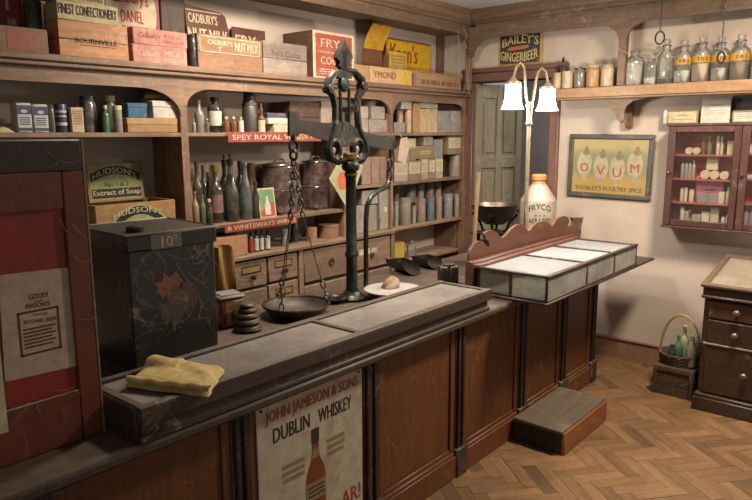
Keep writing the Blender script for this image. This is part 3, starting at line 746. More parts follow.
# curved yellow show card
c = at_y(375, 60, 3.12)
x0, x1, h = span_y(365, 388, 26, Z1, 3.24); wd = x1-x0
o = thing('show_card', 'tall yellow show card curling forward beside the mustard sign', 'sign', ((x0+x1)/2, 3.24, Z1+.001))
cur = lambda v: -.035*max(0, v-.45)**2*9+.03*math.sin(v*3)
def sheet(v0, v1, off=0, e=0):
    g = MB().grid(lambda s, t: ((s-.5)*wd*.86-e*(v0+(v1-v0)*t)*.03, cur(v0+(v1-v0)*t)-off, (v0+(v1-v0)*t)*h), 4, 12)
    g2 = MB().grid(lambda s, t: ((s-.5)*wd*.86-e*(v0+(v1-v0)*t)*.03, cur(v0+(v1-v0)*t)-off+.003, (v0+(v1-v0)*t)*h), 4, 12); g.add(g2.v, g2.f)
    return g
link('card', sheet(0, 1, 0, 1), paper('showcard_brown', '#7a4a22', '#4a2c18', .6), o)
link('yellow_band', sheet(.62, .98, .0035, 1), paper('showcard_yellow', '#d9a21f', '#b4621f', .6), o)
mustard = paint('mustard_yellow', '#e3b60f', '#d0a01a', .4, .4)
o, wd, h = bx('enamel_sign', "yellow mustard sign with red edge leaning on the wall above the shelf", 'sign', 386, 431, 41, Z1, 3.29, .01, paint('mustard_edge', '#b0501a', '#8a3a15', .4))
link('face', MB().box(-wd*.485, wd*.485, -.0012, .0002, h*.02, h*.965), mustard, o)
Txt().line("Keen's", -wd*.42, wd*.18, h*.55, h*.92, -.002).part(o, M_redink)
Txt().line('Mustard', -wd*.1, wd*.42, h*.03, h*.30, -.002).part(o, plain('sign_dark_red', '#6d2416', .7))
o, wd, h = bx('show_card', 'small yellow card with pale print before the mustard sign', 'sign', 389.5, 407, 52, Z1, 3.2, .006, paper('card_pale_yellow', '#cda94f'))
Txt().scribble(-wd*.4, wd*.4, h*.4, h*.92, 6, -.001).part(o, paper('yellow_print', '#a57a2e'))
o, wd, h = crate('wooden_box', 'pale wooden box with yellow paper label below the mustard sign', 370, 412, 68, Z1, 3.05, .12, crateP, 1, None, 'box')
face_label(o, wd, h, paper('label_yellow', '#d0a747'), .64, .96, .08, .96)
Txt().line('YMOND', -wd*.42, wd*.1, h*.35, h*.75, -.0018).part(o, plain('stencil_brown', '#7d573a', .9))
o, wd, h = crate('wooden_box', 'pale stencilled wooden box standing by the corner post', 416.5, 461, 73, Z1, 3.05, .16, crateP, 1, None, 'box')
Txt().scribble(-wd*.42, wd*.42, h*.2, h*.55, 1, -.0018, .8, 9).bar(-wd*.48, wd*.48, h*.9, h*.94, -.0012).part(o, plain('stencil_brown', '#7d573a', .9))

# ------------------------------------------------------------------ second shelf, left bay
tinw = paint('tin_white', '#c3c0bb', '#9d978c', .4, .5); tinb = paint('tin_navy', '#2b3a5c', '#23304c', .3, .5); tinp = paint('tin_purple', '#3a3458', '#8f8a92', .4, .4)
for px0, px1, t, lb in ((17, 32, 103, 'white and navy tin next to the cream lump at shelf end'), (33.5, 48.5, 104.5, 'white and navy tin beside the dark purple striped tin')):
    o, wd, h = bx('printed_tin', lb, 'tin', px0, px1, t, Z2, 3.06, .07, tinw, 'white and navy tins', .004)
    link('label_band', MB().box(-wd*.46, wd*.46, -.0012, .0002, h*.62, h*.92), tinb, o); link('label_band', MB().box(-wd*.46, wd*.46, -.0012, .0002, h*.06, h*.16), tinb, o)
    Txt().scribble(-wd*.36, wd*.36, h*.24, h*.54, 4, -.0014).part(o, tinb)
    Txt().ell(0, h*.72, wd*.22, h*.06, -.0018).part(o, tinw)
tag(link('paper_packet', MB().grid(lambda s, t: ((s-.5)*.09, (t-.5)*.08, .025*math.sin(s*PI)*math.sin(t*PI)+.001), 6, 6), M_cream, None, (at_y(2, 124, 3.1).x, 3.1, Z2)), 'low cream paper packet at the left shelf end', 'packet')
bottle('glass_jar', 'small grey glass jar between white tins and purple tin', 49, 54.5, 106, Z2, 3.08, 'jar', bottle_glass('grey_glass', '#55544c'), 'jar')
o, r, h = canister('printed_tin', 'round purple and white striped tin before the dark jar', 55, 67, 104.5, Z2, 3.1, tinp, None, 'tin')
link('stripes', MB().lathe([(r+.001, h*.25), (r+.001, h*.36)], 14, cap=False).lathe([(r+.001, h*.55), (r+.001, h*.6)], 14, cap=False).lathe([(r+.001, h*.7), (r+.001, h*.78)], 14, cap=False), tinw, o)
o, wd, h = bx('small_carton', 'small cream carton with pale red print', 'carton', 71.5, 84, 107.5, Z2, 3.06, .05, M_cream)
Txt().scribble(-wd*.38, wd*.38, h*.3, h*.9, 6, -.001).part(o, plain('pale_red_print', '#a3745c', .9))
bottle('glass_jar', 'scuffed dark glass jar beside the small cream carton', 80, 96, 96.5, Z2, 3.15, 'jar', bottle_glass('scuffed_glass', '#2a2e2b', .15, .6, '#8b8a80'), 'jar', cap=blackg, capz=.9)
bottle('glass_jar', 'wide clear jar with pale lid behind the green bottle', 103.5, 116, 96.5, Z2, 3.16, 'jar', bottle_glass('clear_grey_glass', '#5c594c', .1, .4), 'jar', cap=paper('lid_cream', '#a79c80'), capz=.86)
bottle('glass_bottle', 'small green bottle with pale stopper', 102.5, 109, 106, Z2, 3.08, 'medicine', bottle_glass('bright_green_glass', '#2f6a3c', .15, .25), cap=M_cream, capz=.88)
canister('patterned_tube', 'mottled cylindrical card tube next to green bottle', 113, 122, 106, Z2, 3.07, paint('mottled_card', '#8a8273', '#4f4a41', .8, .8, .3, 30), M_cream, 'tube')
ob, wb, hb = bx('cardboard_box', 'flat tan cardboard box under the blue and white boxes', 'box', 127.5, 183, 118.5, Z2, 3.055, .2, paper('tan_card', '#a27f56'))
lid(ob, wb, hb, .2, paper('tan_card_lid', '#b18d61'), .03)
o, wd, h = bx('cardboard_box', 'blue cardboard box resting on the flat tan box', 'box', 128, 147, 103.5, Z2+hb+.001, 3.06, .14, paint('blue_card', '#2f6080', '#50748a', .4, .8))
lid(o, wd, h, .14, paint('blue_card', '#2f6080'), .02)
ow, ww, hw = bx('cardboard_box', 'white lidded cardboard box resting on the flat tan box', 'box', 153, 183.5, 101.5, Z2+hb+.001, 3.06, .17, M_white)
lid(ow, ww, hw, .17, M_white, .03, .003)
o = thing('paper_parcel', 'brown paper parcel tied with string on the white box', 'parcel', (ow.location.x-.015, 3.13, ow.location.z+hw+.003))
link('wrapping', MB().grid(lambda s, t: ((s-.5)*.19, .05*math.cos(t*2*PI)*(1-.25*abs(2*s-1)**4), .027+.027*math.sin(t*2*PI)*(1-.3*abs(2*s-1)**4)*(1+.06*math.sin(s*23))), 16, 12), paper('kraft', '#8d7553', '#5f4b31', .6), o)
link('string', MB().ring((.02, 0, .027), .03, .003, 'x', 16, 5, 1.72, .95), M_cream, o)

# ------------------------------------------------------------------ second shelf, middle bay
cork = plain('cork', '#7a4f2e', .9); amber = bottle_glass('amber_glass', '#6b3a17', .12, .3); clear = bottle_glass('clear_dusty', '#77756c', .1, .4)
bottle('glass_bottle', 'clear long-necked bottle with brown stopper by the upright', 194.5, 204, 101, Z2, 3.09, 'wine', clear, cap=cork, capz=.9)
bottle('glass_bottle', 'tiny clear bottle at the foot of the upright', 191.8, 196, 119, Z2, 3.06, 'medicine', clear, cap=None)
bottle('glass_bottle', 'tiny grey bottle before the black labelled jar', 205, 209.5, 119, Z2, 3.06, 'medicine', bottle_glass('grey_glass', '#55544c'), cap=M_cream)
bottle('chemist_jar', 'black chemist jar with white label and black stopper', 207.5, 222, 98, Z2, 3.13, 'shoulder', blackg, 'jar', cap=M_black, capz=.9, lab=M_white, labz=(.2, .62))
for k, (a, b, t) in enumerate(((223, 229.5, 117), (230, 236.8, 117), (238, 243.8, 117.5))):
    bottle('small_bottle', ('small amber bottle with pale cap beside the black labelled jar', 'small amber bottle with pale cap between two small bottles', 'small white labelled bottle at the foot of the grey flask')[k], a, b, t, Z2, 3.07, 'medicine', amber, group='small bottles by the flask', cap=M_cream, capz=.86, lab=None if k < 2 else M_white, labz=(.05, .8))
bottle('metal_flask', 'tall grey metal flask with tapering cup top', 242, 257.5, 90, Z2, 3.13, 'flask', metal('grey_pewter', '#5d5a56', .5, .35, .6, '#47433e'), 'flask')
bottle('dropper_bottle', 'amber dropper bottle with pale label beside the flask', 257.8, 265, 103, Z2, 3.08, 'dropper', amber, lab=M_cream, labz=(.02, .42))
oc, wc, hc = bx('small_carton', 'cream carton at the bottom of a small stack above the red sign', 'carton', 274, 289, 124.5, Z2, 3.07, .1, M_cream)
ow, ww, hw = bx('small_carton', 'white carton in the middle of a small stack above the red sign', 'carton', 268.5, 289, 118, Z2+hc+.001, 3.07, .1, M_white)
bx('small_carton', 'purple carton topping a small stack above the red sign', 'carton', 267.5, 286, 113, Z2+hc+hw+.002, 3.075, .09, tinp)
o, wd, h = crate('wooden_crate', 'dark brown crate with pale end behind the scale beam', 290, 320, 102, Z2, 3.12, .18, wood('crate_dark', '#3f291c', '#63432f', 'X', .7, .2), 2)
o, wd, h = bx('paper_wrapped_box', 'pale paper wrapped box next to the dark crate', 'box', 321.5, 336, 101.5, Z2, 3.12, .16, paper('grey_paper', '#a39583'))
greyt = metal('grey_tin', '#968c81', .6, .5, .15, '#7d7368'); greyt2 = metal('grey_tin_blue', '#86857f', .6, .5, .15, '#6d6a62'); rustt = metal('rusty_tin', '#8a7262', .7, .5, .1, '#9a8271'); paled = paint('pale_drab_card', '#a89b89', '#8f8373', .6, .8); brownc = paint('brown_card', '#8c6f59', '#a38b74', .6, .85)
oa, wa, ha = bx('drab_box', 'pale drab box on the shelf left of the arch end', 'box', 361, 368.5, 119, Z2, 3.07, .12, paled)
bx('drab_box', 'pale drab box stacked on another left of the arch end', 'box', 361, 368.5, 106.5, Z2+ha+.001, 3.072, .11, paled)
oa, wa, ha = bx('drab_box', 'wide grey box on the shelf under a smaller grey box', 'box', 369.5, 388.5, 119.5, Z2, 3.07, .13, greyt)
bx('drab_box', 'small grey box on a wide grey box beneath the arch', 'box', 371.5, 385, 106.5, Z2+ha+.001, 3.072, .11, greyt)

# ------------------------------------------------------------------ right bay, first shelf
creamr = paper('cream_roll', '#bfa27e', '#8f7453', .5)
bx('drab_box', 'small grey box in front of the cream rolls', 'box', 394.5, 405.5, 122.5, Z2, 3.05, .04, greyt2)
canister('paper_roll', 'upright cream paper roll behind the small grey box', 396, 403.5, 110, Z2, 3.15, creamr, None, 'roll', 'cream paper rolls')
orr, rr_, hr_ = canister('paper_roll', 'upright cream paper roll beneath a pale box', 404.8, 411.5, 110, Z2, 3.085, creamr, None, 'roll', 'cream paper rolls')
bx('drab_box', 'pale box lying on the upright paper roll', 'box', 401.5, 412, 101.5, Z2+hr_+.003, 3.06, .13, paled)
pk = [(413.5, 420, 'tall tan packet nearest the paper rolls'), (420.4, 426, 'tall cream packet beside the tan packet'), (426.4, 432, 'tall cream packet in the middle of the row'), (432.4, 437.5, 'tall cream packet next to the grey tins')]
hmax = 0
for k, (a, b, lb) in enumerate(pk):
    o, wd, h = bx('tall_packet', lb, 'packet', a, b, 109 if k else 103, Z2, 3.07, .12, creamr if k else paper('tan_packet', '#a8835c'), 'tall packets on the right bay shelf'); hmax = max(hmax, h if k else 0)
bx('drab_box', 'flat pale box lying across the tall cream packets', 'box', 420.5, 438, 103, Z2+hmax+.002, 3.075, .11, paled)
bx('square_tin', 'square grey tin next to tall cream packets', 'tin', 438.5, 451, 111, Z2, 3.06, .12, greyt2)
bx('square_tin', 'square grey tin beside the end upright', 'tin', 451.6, 461.3, 111, Z2, 3.06, .12, greyt)
# ------------------------------------------------------------------ right bay, second shelf: boxes with cream labels
def labelled(lb, a, b, t, z, y, m, lab=True, grp='labelled boxes in the right bay', d=.1, nm='labelled_box'):
    o, wd, h = bx(nm, lb, 'box', a, b, t, z, y, d, m, grp)
    if lab:
        face_label(o, wd, h, M_cream, .06, .94, .35, .92)
        Txt().scribble(-wd*.36, wd*.36, h*.45, h*.85, 4, -.002, .3).part(o, plain('small_print', '#7a6a58', .9))
    return o, wd, h
o1, w1, h1 = labelled('labelled box below the drab carton by the shelf upright', 394.5, 408, 162, Z3, 3.06, paled)
o2, w2, h2 = labelled('labelled box between the first box and the narrow packets', 408.5, 421, 161, Z3, 3.06, brownc)
o3, w3, h3 = labelled('narrow labelled packet next to the wide labelled boxes', 421.6, 428.5, 159, Z3, 3.06, paled)
o4, w4, h4 = labelled('narrow brown labelled packet in the middle of three', 429, 435.5, 159, Z3, 3.06, brownc)
o5, w5, h5 = labelled('narrow labelled packet next to the tall grey tin', 436, 443, 158, Z3, 3.06, paled)
canister('tall_tin', 'tall round grey tin at the right bay end below a cream labelled box', 449, 460.5, 153, Z3, 3.12, greyt, None, 'tin')
zt_ = Z3+max(h1, h2)
a1 = labelled('drab carton stacked left over the first labelled box', 394.5, 402, 148, Z3+h1+.001, 3.07, brownc, False)
a2 = labelled('carton with cream label stacked beside the hanging tag', 402.5, 410, 150, Z3+h1+.001, 3.068, greyt2, False)
a3 = labelled('dark tan carton stacked between grey and wide cartons', 410.5, 416, 148, Z3+h2+.001, 3.068, brownc, False)
a4 = labelled('wide olive carton with pale print stacked over packets', 416.5, 434, 146, Z3+max(h2, h3, h4)+.001, 3.066, paint('olive_card', '#8a7753', '#6b5c40', .6), False)
Txt().scribble(-a4[1]*.3, a4[1]*.3, a4[2]*.35, a4[2]*.65, 2, -.0012).part(a4[0], M_cream)
a5 = labelled('grey carton with small label stacked beneath the shelf by the narrow packet', 434.5, 443, 139.5, Z3+h5+.001, 3.07, greyt2, False)
labelled('carton with cream front stacked highest near the hanging tag', 402.5, 416, 138.5, Z3+h1+a2[2]+.002, 3.072, paled)
labelled('grey carton stacked on the wide olive carton', 424, 433, 136.5, a4[0].location.z+a4[2]+.001, 3.075, greyt, False)
labelled('big cream labelled box stacked on the tall round tin', 448, 461, 136.5, Z3+.185, 3.06, paint('olive_card', '#8a7753'), True, 'labelled boxes in the right bay', .12)
# ------------------------------------------------------------------ right bay, third shelf: round tins in two rows
Z6 = .968
rows = [(393.5, 398.5, 202, 'blue grey narrow tin next to the bay upright'), (399.5, 411, 198, 'olive lidded tin beside the narrow blue tin'), (411.5, 416, 206, 'thin grey tin between olive and brown tins'),
        (416.5, 425.5, 199, 'brown round tin left of the dark blue tin'), (426.2, 434.5, 198, 'dark blue round tin'), (435.2, 442, 196, 'reddish brown tin right of the dark blue tin'), (443, 452.6, 194, 'bluish round tin second from the end upright'), (453.2, 460.8, 194, 'drab round tin beside the end upright')]
tm = [greyt2, paint('olive_tin', '#8a806a', '#a39880', .5), greyt, rustt, paint('blue_tin', '#5f6a70', '#868a86', .5), rustt, greyt2, greyt]
for (a, b, t, lb), m in zip(rows, tm): canister('round_tin', 'front row '+lb, a, b, t, Z6, 3.1, m, m, 'tin', 'round tins on the right bay shelf')
rows = [(393.5, 399, 184.5, 'narrow tin behind the blue grey one'), (405, 415.5, 187, 'wide pale tin behind the olive tin'), (416.5, 424, 184, 'drab tin behind the brown one'), (424.8, 433.8, 183, 'rusty tin behind the dark blue one'), (434.5, 441, 182.5, 'pale tin behind the reddish one'), (441.8, 451.6, 181, 'dull tin behind the bluish one'), (452.4, 459, 180, 'pale round-topped tin by the end upright')]
tm = [rustt, greyt2, greyt, rustt, paled, greyt, paled]
for (a, b, t, lb), m in zip(rows, tm): canister('round_tin', 'back row '+lb, a, b, t, Z6, 3.23, m, m, 'tin', 'round tins on the right bay shelf')
# ------------------------------------------------------------------ narrow bay beside the scale
bx('square_tin', 'tall drab tin beside the scale column on the upper narrow shelf', 'tin', 361.5, 371, 158, Z3, 3.06, .1, rustt)
bx('square_tin', 'brown square tin in the middle of the upper narrow shelf', 'tin', 371.8, 379.8, 157, Z3, 3.06, .1, brownc)
bx('square_tin', 'dark brown tin next to the bay upright on the narrow shelf', 'tin', 380.4, 387, 157, Z3, 3.08, .1, rustt)
canister('round_tin', 'small round tin standing at the back above the brown square tin', 372.5, 379, 143, Z3, 3.22, rustt, None)
canister('round_tin', 'small pale round tin standing at the back of the narrow shelf', 379.8, 386, 140, Z3, 3.22, paled, None)
oa, wa, ha = bx('square_tin', 'grey square tin under another tin beside the curved rod', 'tin', 355.5, 365, 206, Z5, 3.07, .12, greyt)
bx('square_tin', 'drab tin behind the curved rod under a grey box', 'tin', 366, 377, 205.5, Z5, 3.07, .12, paint('olive_tin', '#716750'))
bx('square_tin', 'grey box lying across two tins behind the curved rod', 'tin', 362, 378, 190.5, Z5+ha+.001, 3.072, .12, greyt)
o, wd, h = bx('square_tin', 'tall grey tin with small cream sticker beside the curved rod', 'tin', 380, 390, 189, Z5, 3.06, .12, greyt)
link('sticker', MB().box(-wd*.12, wd*.2, -.001, .0002, h*.44, h*.56), M_cream, o)

# ------------------------------------------------------------------ bottle shelf (middle bay)
gdark = bottle_glass('dark_green_glass', '#1c2418', .1, .45, '#6f6c58'); gbrown = bottle_glass('brown_black_glass', '#1d130d', .1, .4, '#6b5f50'); ggrey = bottle_glass('grey_green_glass', '#4a5146', .12, .5, '#7f7c6a'); gblue = bottle_glass('pale_blue_glass', '#37403c', .1, .5, '#70716a')
cap_d = plain('dark_cap', '#241a14', .6); capg = plain('gold_foil', '#86612f', .4, .6)
B = [(192.5, 203, 162, 3.15, 'wine', gdark, 'tall dark green bottle standing behind at the upright', cap_d, None),
     (199, 208.5, 165, 3.29, 'wine', ggrey, 'dusty grey green bottle standing behind the small dark bottles', None, None),
     (205, 214, 173, 3.2, 'beer', gbrown, 'brown bottle with amber neck standing behind the labelled wine bottle', capg, None),
     (219, 231, 161, 3.25, 'wine', gdark, 'dark bottle standing behind between wine and champagne bottles', cap_d, None),
     (235, 246, 162, 3.26, 'wine', gbrown, 'dark bottle standing behind the pale necked bottle', cap_d, None),
     (209, 223, 166, 3.12, 'wine', gbrown, 'brown wine bottle with faded pinkish label', capg, paper('pink_label', '#7d5a50', '#4f3830', .6)),
     (223.5, 238.5, 160, 3.1, 'champagne', gdark, 'big dark green champagne bottle with metal stopper', M_black, None),
     (239, 252, 162.5, 3.11, 'champagne', gblue, 'dark bottle with pale blue dusty neck', None, None),
     (252, 259.5, 182, 3.09, 'beer', gbrown, 'short dark bottle beside the green and red card', cap_d, None),
     (191.8, 199, 191.5, 3.07, 'wine', bottle_glass('pale_amber_glass', '#8a6a48', .15, .4), 'pale amber bottle at the foot of the upright', None, None),
     (199.5, 206, 195, 3.08, 'beer', ggrey, 'small grey bottle between amber bottle and dark bottle', None, None),
     (206, 212.8, 199.5, 3.06, 'beer', gdark, 'small dark bottle before the labelled wine bottle', M_cream, None)]
for a, b, t, y, kd, m, lb, cp, lab in B:
    o, r, h = bottle('glass_bottle', lb, a, b, t, Z4, y, kd, m, cap=cp, lab=lab, capz=.9 if kd != 'champagne' else .92, labz=(.18, .5))
    if 'champagne bottle' in lb: link('stopper_ornament', MB().tube([(0, 0, h*1.01), (0, 0, h*1.06)], .004).ring((0, 0, h*1.075), .008, .003, 'y'), M_black, o)
canister('clay_pot', 'reddish clay cylinder standing behind the barrel jars', 246.5, 256, 163, Z4, 3.27, paint('clay_red', '#7c4a38', '#5f3a2d', .5, .8), None, 'pot')
barrel = bottle_glass('brown_glaze', '#34211d', .14, .75, '#7d6c66')
def keg(lb, a, b, t, y):
    u, r, h = cyl_y(a, b, t, Z4, y)
    o = thing('stoneware_barrel', lb, 'barrel', (u, y, Z4+.0006), 0, 'brown glazed stoneware barrels')
    pr = [(0, 0), (r*.86, 0), (r*.88, h*.03), (r*.92, h*.05), (r*.9, h*.08), (r*.98, h*.3), (r*.985, h*.34), (r*1.0, h*.36), (r, h*.5), (r*1.0, h*.62), (r*.985, h*.64), (r*.97, h*.68), (r*.93, h*.9), (r*.95, h*.92), (r*.93, h*.95), (r*.84, h*.96), (0, h*.96)]
    link('body', MB().lathe(pr, 24), barrel, o)
    link('lid', MB().lathe([(r*.8, h*.955), (r*.8, h*.985), (r*.5, h*1.01), (r*.15, h*1.02), (0, h*1.02)], 20), barrel, o)
    a0 = math.atan2(-y, -u); dx, dy = math.cos(a0), math.sin(a0)
    link('tap', MB().tube([(dx*r*.85, dy*r*.85, h*.1), (dx*(r+.03), dy*(r+.03), h*.1)], .018, 8), barrel, o)
    link('lid_handle', MB().tube([(-.04, 0, h*1.01), (-.03, 0, h*1.07), (.03, 0, h*1.07), (.04, 0, h*1.01)], .006), barrel, o)
    for q in (.75, 1.25): link('relief', MB().ring((0, 0, h*(q-.28)), r*1.005, .004, 'z', 24, 5), barrel, o)
keg('wide brown glazed stoneware barrel behind the scale chains', 259, 301, 163, 3.2)
keg('brown glazed stoneware barrel beside the scale column', 302, 330, 160, 3.19)
o, wd, h = bx('printed_card', 'small green and red card showing a white bottle, leaning on barrel', 'card', 260, 276.5, 188, Z4, 3.06, .004, paper('card_border', '#c3b08a'), None, .001, 0, math.radians(-7))
link('print', Txt().bar(-wd*.42, wd*.42, h*.05, h*.95, -.001), paint('card_green', '#5f8a5c', '#8aa37f', .5), o)
link('red_corner', Txt().poly([(-wd*.42, h*.05), (wd*.42, h*.05), (wd*.42, h*.52), (0, h*.45), (-wd*.42, h*.2)], -.0014), paint('card_red', '#a83a2c', '#bb6a5a', .4), o)
link('pictured_bottle', Txt().poly([(-.022, h*.1), (.022, h*.1), (.022, h*.42), (.008, h*.55), (.008, h*.72), (-.008, h*.72), (-.008, h*.55), (-.022, h*.42)], -.0018), M_white, o)
# strip signs fixed to the shelf edges
strip = paint('strip_red', '#8e2f2b', '#a3625a', .5)
def strip_sign(lb, p0, p1, zc, hh, text, tx0, tx1, y=3.022, slope=0):
    x0, x1 = p0, p1; L = x1-x0
    o = link('strip_sign', MB().box(0, L, -.006, 0, -hh/2, hh/2, .002), strip, None, (x0, y, zc), (0, slope, 0)); tag(o, lb, 'sign')
    Txt().line(text, L*tx0, L*tx1, -hh*.26, hh*.26, -.0068).part(o, M_cream)
    return o
a = at_y(227.5, 137, 3.02); b = at_y(321, 137, 3.02)
strip_sign('red strip sign for whisky on the shelf edge', a.x, b.x, (a.z+b.z)/2, .058, 'SPEY ROYAL WHISKY -', .04, .96)
a = at_y(224.5, 229, 3.02); b = at_y(297, 219, 3.02)
strip_sign("red strip sign for wines on the bottle shelf edge", a.x, b.x, (a.z+b.z)/2-.002, .05, '& WHITEWAYS WINES', .03, .97, 3.022, -math.atan2(b.z-a.z, b.x-a.x))
# diamond card hanging behind the scale column
c = at_y(346, 185, 3.0)
o = thing('hanging_card', 'diamond hung card with orange flowers behind the scale column', 'card', c)
link('card', MB().prism([(-.16, .05), (-.02, .21), (.175, .12), (.02, -.17)], 0, .003), paper('card_pale', '#b5a98c'), o)
link('print', Txt().poly([(-.135, .05), (-.015, .185), (.145, .11), (.018, -.135)], -.001), paint('card_floral', '#a3a37e', '#7c8a62', .6, .8, 0, 14), o)
link('flower', Txt().ell(-.035, .03, .05, .06, -.002).ell(.04, -.01, .03, .04, -.0026), paint('flower_orange', '#c4623a', '#8f4a2c', .5, .8, 0, 20), o)
# ------------------------------------------------------------------ dresser top
o, wd, h = bx('cardboard_box', 'tan cardboard box lying on the dresser below the wines sign', 'box', 214, 248, 237, Z5, 3.02, .2, paper('tan_board', '#a07650'))
o = thing('paper_bag', 'ochre paper bag standing behind the red tin on the counter', 'bag', (at_y(221.5, 262, 2.5).x, 2.5, ZT+.001))
mb = MB(); hh = at_y(221, 246, 2.5).z-ZT
mb.grid(lambda s, t: ((s-.5)*(.075+.02*t)+.004*math.sin(t*9), -.03+.012*math.sin(s*8+t*5), t*hh), 10, 10); mb.grid(lambda s, t: ((s-.5)*(.075+.02*t)+.004*math.sin(t*9), .03-.02*t+.012*math.sin(s*7+t*4), t*hh), 10, 10)
mb.grid(lambda s, t: (-.5*(.075+.02*t)+.004*math.sin(t*9), -.03+.012*math.sin(t*5)+s*.05, t*hh), 2, 10)
mb.grid(lambda s, t: ((s-.5)*.075, -.03+t*.06, 0), 2, 2)
link('sheet', mb, paper('ochre_paper', '#8f6a2c', '#5e431b', .6), o)
smalls = [(248.5, 253.5, 232, paint('red_label', '#a5271c', '#7a1f17', .3), 'small black bottle with red label on the dresser'), (254, 258.8, 231, M_white, 'small black bottle with white label next to red labelled one'), (259.5, 263.8, 231, M_white, 'small black bottle with white label second from the red labelled one'), (265, 270.2, 231, M_white, 'small black bottle with white label farthest from the red labelled one')]
for a, b, t, m, lb in smalls: bottle('small_bottle', lb, a, b, t, Z5, 3.05, 'medicine', blackg, group='small black bottles on the dresser', cap=cap_d, capz=.85, lab=m, labz=(.08, .66))
canister('metal_can', 'plain grey can on the dresser behind the scale chain', 281, 288, 229, Z5, 3.08, greyt2, None, 'can')
canister('dark_jar', 'dark jar on the dresser behind the scale chains', 290, 299, 222, Z5, 3.15, blackg, None, 'jar')
o, r, h = canister('round_box', 'small round wooden box on the dresser under the barrels', 305.5, 317, 227.5, Z5, 3.1, crateB, crateB, 'box')
o, r, h = canister('round_box', 'wide round wooden box with lid on the dresser under the barrels', 318, 339, 224.5, Z5, 3.12, crateB, crateB, 'box')
# Hudson's soap display boxes on the left
hb_ = wood('soap_box_wood', '#7d5c35', '#a37c4b', 'X', .7, .25)
x0, x1, h = span_y(96, 176, 203, Z4, 2.96+.08); wd = x1-x0
o = thing('soap_box', 'open wooden soap box with black and green printed lid', 'box', ((x0+x1)/2, 3.04, Z4+.001))
for q in ((-wd/2, wd/2, 0, .01), (-wd/2, wd/2, .24, .25)): link('board', MB().box(q[0], q[1], q[2], q[3], 0, h, .002), hb_, o)
for q in ((-wd/2, -wd/2+.01), (wd/2-.01, wd/2)): link('board', MB().box(q[0], q[1], .0105, .2395, 0, h, .002), hb_, o)
link('bottom', MB().box(-wd/2+.011, wd/2-.011, .011, .239, .0005, .01), hb_, o)
sg = paper('soap_green', '#9ea66f', '#7c8256', .4); sk = plain('soap_black', '#17170f', .7)
def seg(cx, cz, w_, h_, y): return Txt().poly([(cx-w_/2, cz)]+[(cx-w_/2+w_*i/16, cz+h_*math.sin(PI*i/16)**.7) for i in range(1, 16)]+[(cx+w_/2, cz)], y)
link('front_print', seg(.01, h*.18, wd*.8, h*.78, -.001), sg, o)
arcb = Txt()
for i in range(16):
    f0, f1 = i/16, (i+1)/16
    q = lambda f, d: (-wd*.37+.01+wd*.74*f, h*.2+h*.74*math.sin(PI*f)**.7-d)
    arcb.poly([q(f0, h*.3), q(f1, h*.3), q(f1, .006), q(f0, .006)], -.0016)
link('arch_band', arcb, sk, o)
Txt().line("HUDSON'S", -wd*.3, wd*.32, h*.54, h*.72, -.0024, h*.16).part(o, M_cream)
ld = link('lid', MB().box(-wd*.5, wd*.22, 0, .012, 0, .20, .002), hb_, o, (.085, .225, h*.95), (math.radians(-6), 0, 0))
w2 = wd*.72; cx = -wd*.14
link('lid_print', Txt().bar(cx-w2*.46, cx+w2*.46, .012, .198, -.001), paper('soap_border', '#a89a6c'), ld)
link('lid_arch', seg(cx, .07, w2*.86, .11, -.0016), sg, ld)
t = Txt().bar(cx-w2*.44, cx+w2*.44, .02, .068, -.002)
for i in range(16):
    f0, f1 = i/16, (i+1)/16
    q = lambda f, d: (cx-w2*.44+w2*.88*f, .145+.04*math.sin(PI*f)-d)
    t.poly([q(f0, .042), q(f1, .042), q(f1, 0), q(f0, 0)], -.002)
link('lid_bands', t, sk, ld)
Txt().line("HUDSON'S", cx-w2*.40, cx+w2*.38, .112, .142, -.0028, .036).line('Extract of Soap', cx-w2*.42, cx+w2*.42, .027, .062, -.0028).part(ld, M_cream)
Txt().line('No 1 & 2', cx-w2*.2, cx+w2*.22, .078, .10, -.0028).part(ld, sk)
# ------------------------------------------------------------------ red painted door-board with bill, standing on the counter
YR = 1.755
xr = .857
rb = thing('painted_board', 'red painted panelled board with dark top rail and a paper bill', 'board', (0, 0, 0))
redp = paint('board_red', '#8f2008', '#6c1806', .6, .45, .1, 5); reds = paint('board_red_frame', '#6b2a10', '#451d0c', .7, .45, .15, 6)
link('stile', MB().box(xr-.058, xr, YR, YR+.03, ZT+.001, 1.56, .003), reds, rb)
link('top_rail', MB().box(-.35, xr, YR-.002, YR+.03, 1.56, 1.643, .004), wood('board_dark', '#26180f', '#3f2a1c', 'X', .5, .1), rb)
link('frame_rail', MB().box(-.35, xr-.0585, YR, YR+.03, 1.462, 1.559, .003), reds, rb)
link('frame_rail', MB().box(-.35, xr-.0585, YR, YR+.03, ZT+.001, .96, .003), reds, rb)
link('panel', MB().box(-.35, xr-.0585, YR+.012, YR+.026, .96, 1.462), redp, rb)
a = at_y(0, 275, YR+.01); b = at_y(72, 267, YR+.01); c_ = at_y(76, 366, YR+.01); d_ = at_y(5, 382, YR+.01)
bl = link('paper_bill', MB().prism([(a.x-.004, a.z), (b.x, b.z), (c_.x, c_.z), (d_.x, d_.z)], YR+.0095, YR+.0115), paper('bill_paper', '#bda48c', '#a07a64', .4), rb)
def bq(px, py): p = at_y(px, py, YR+.0085); return p.x, p.z
def bill(text, p0, p1, hh, t):
    q0, q1 = bq(*p0), bq(*p1); t.line(text, q0[0], q1[0], (q0[1]+q1[1])/2-hh/2, (q0[1]+q1[1])/2+hh/2, YR+.0088, 0, q1[1]-q0[1])
t = Txt(); bill('GOOD!', (29, 297.5), (48, 294), .014, t); bill('FOR', (35, 301.5), (43, 300), .005, t); bill("MASON'S", (26, 306.5), (50, 303), .013, t)
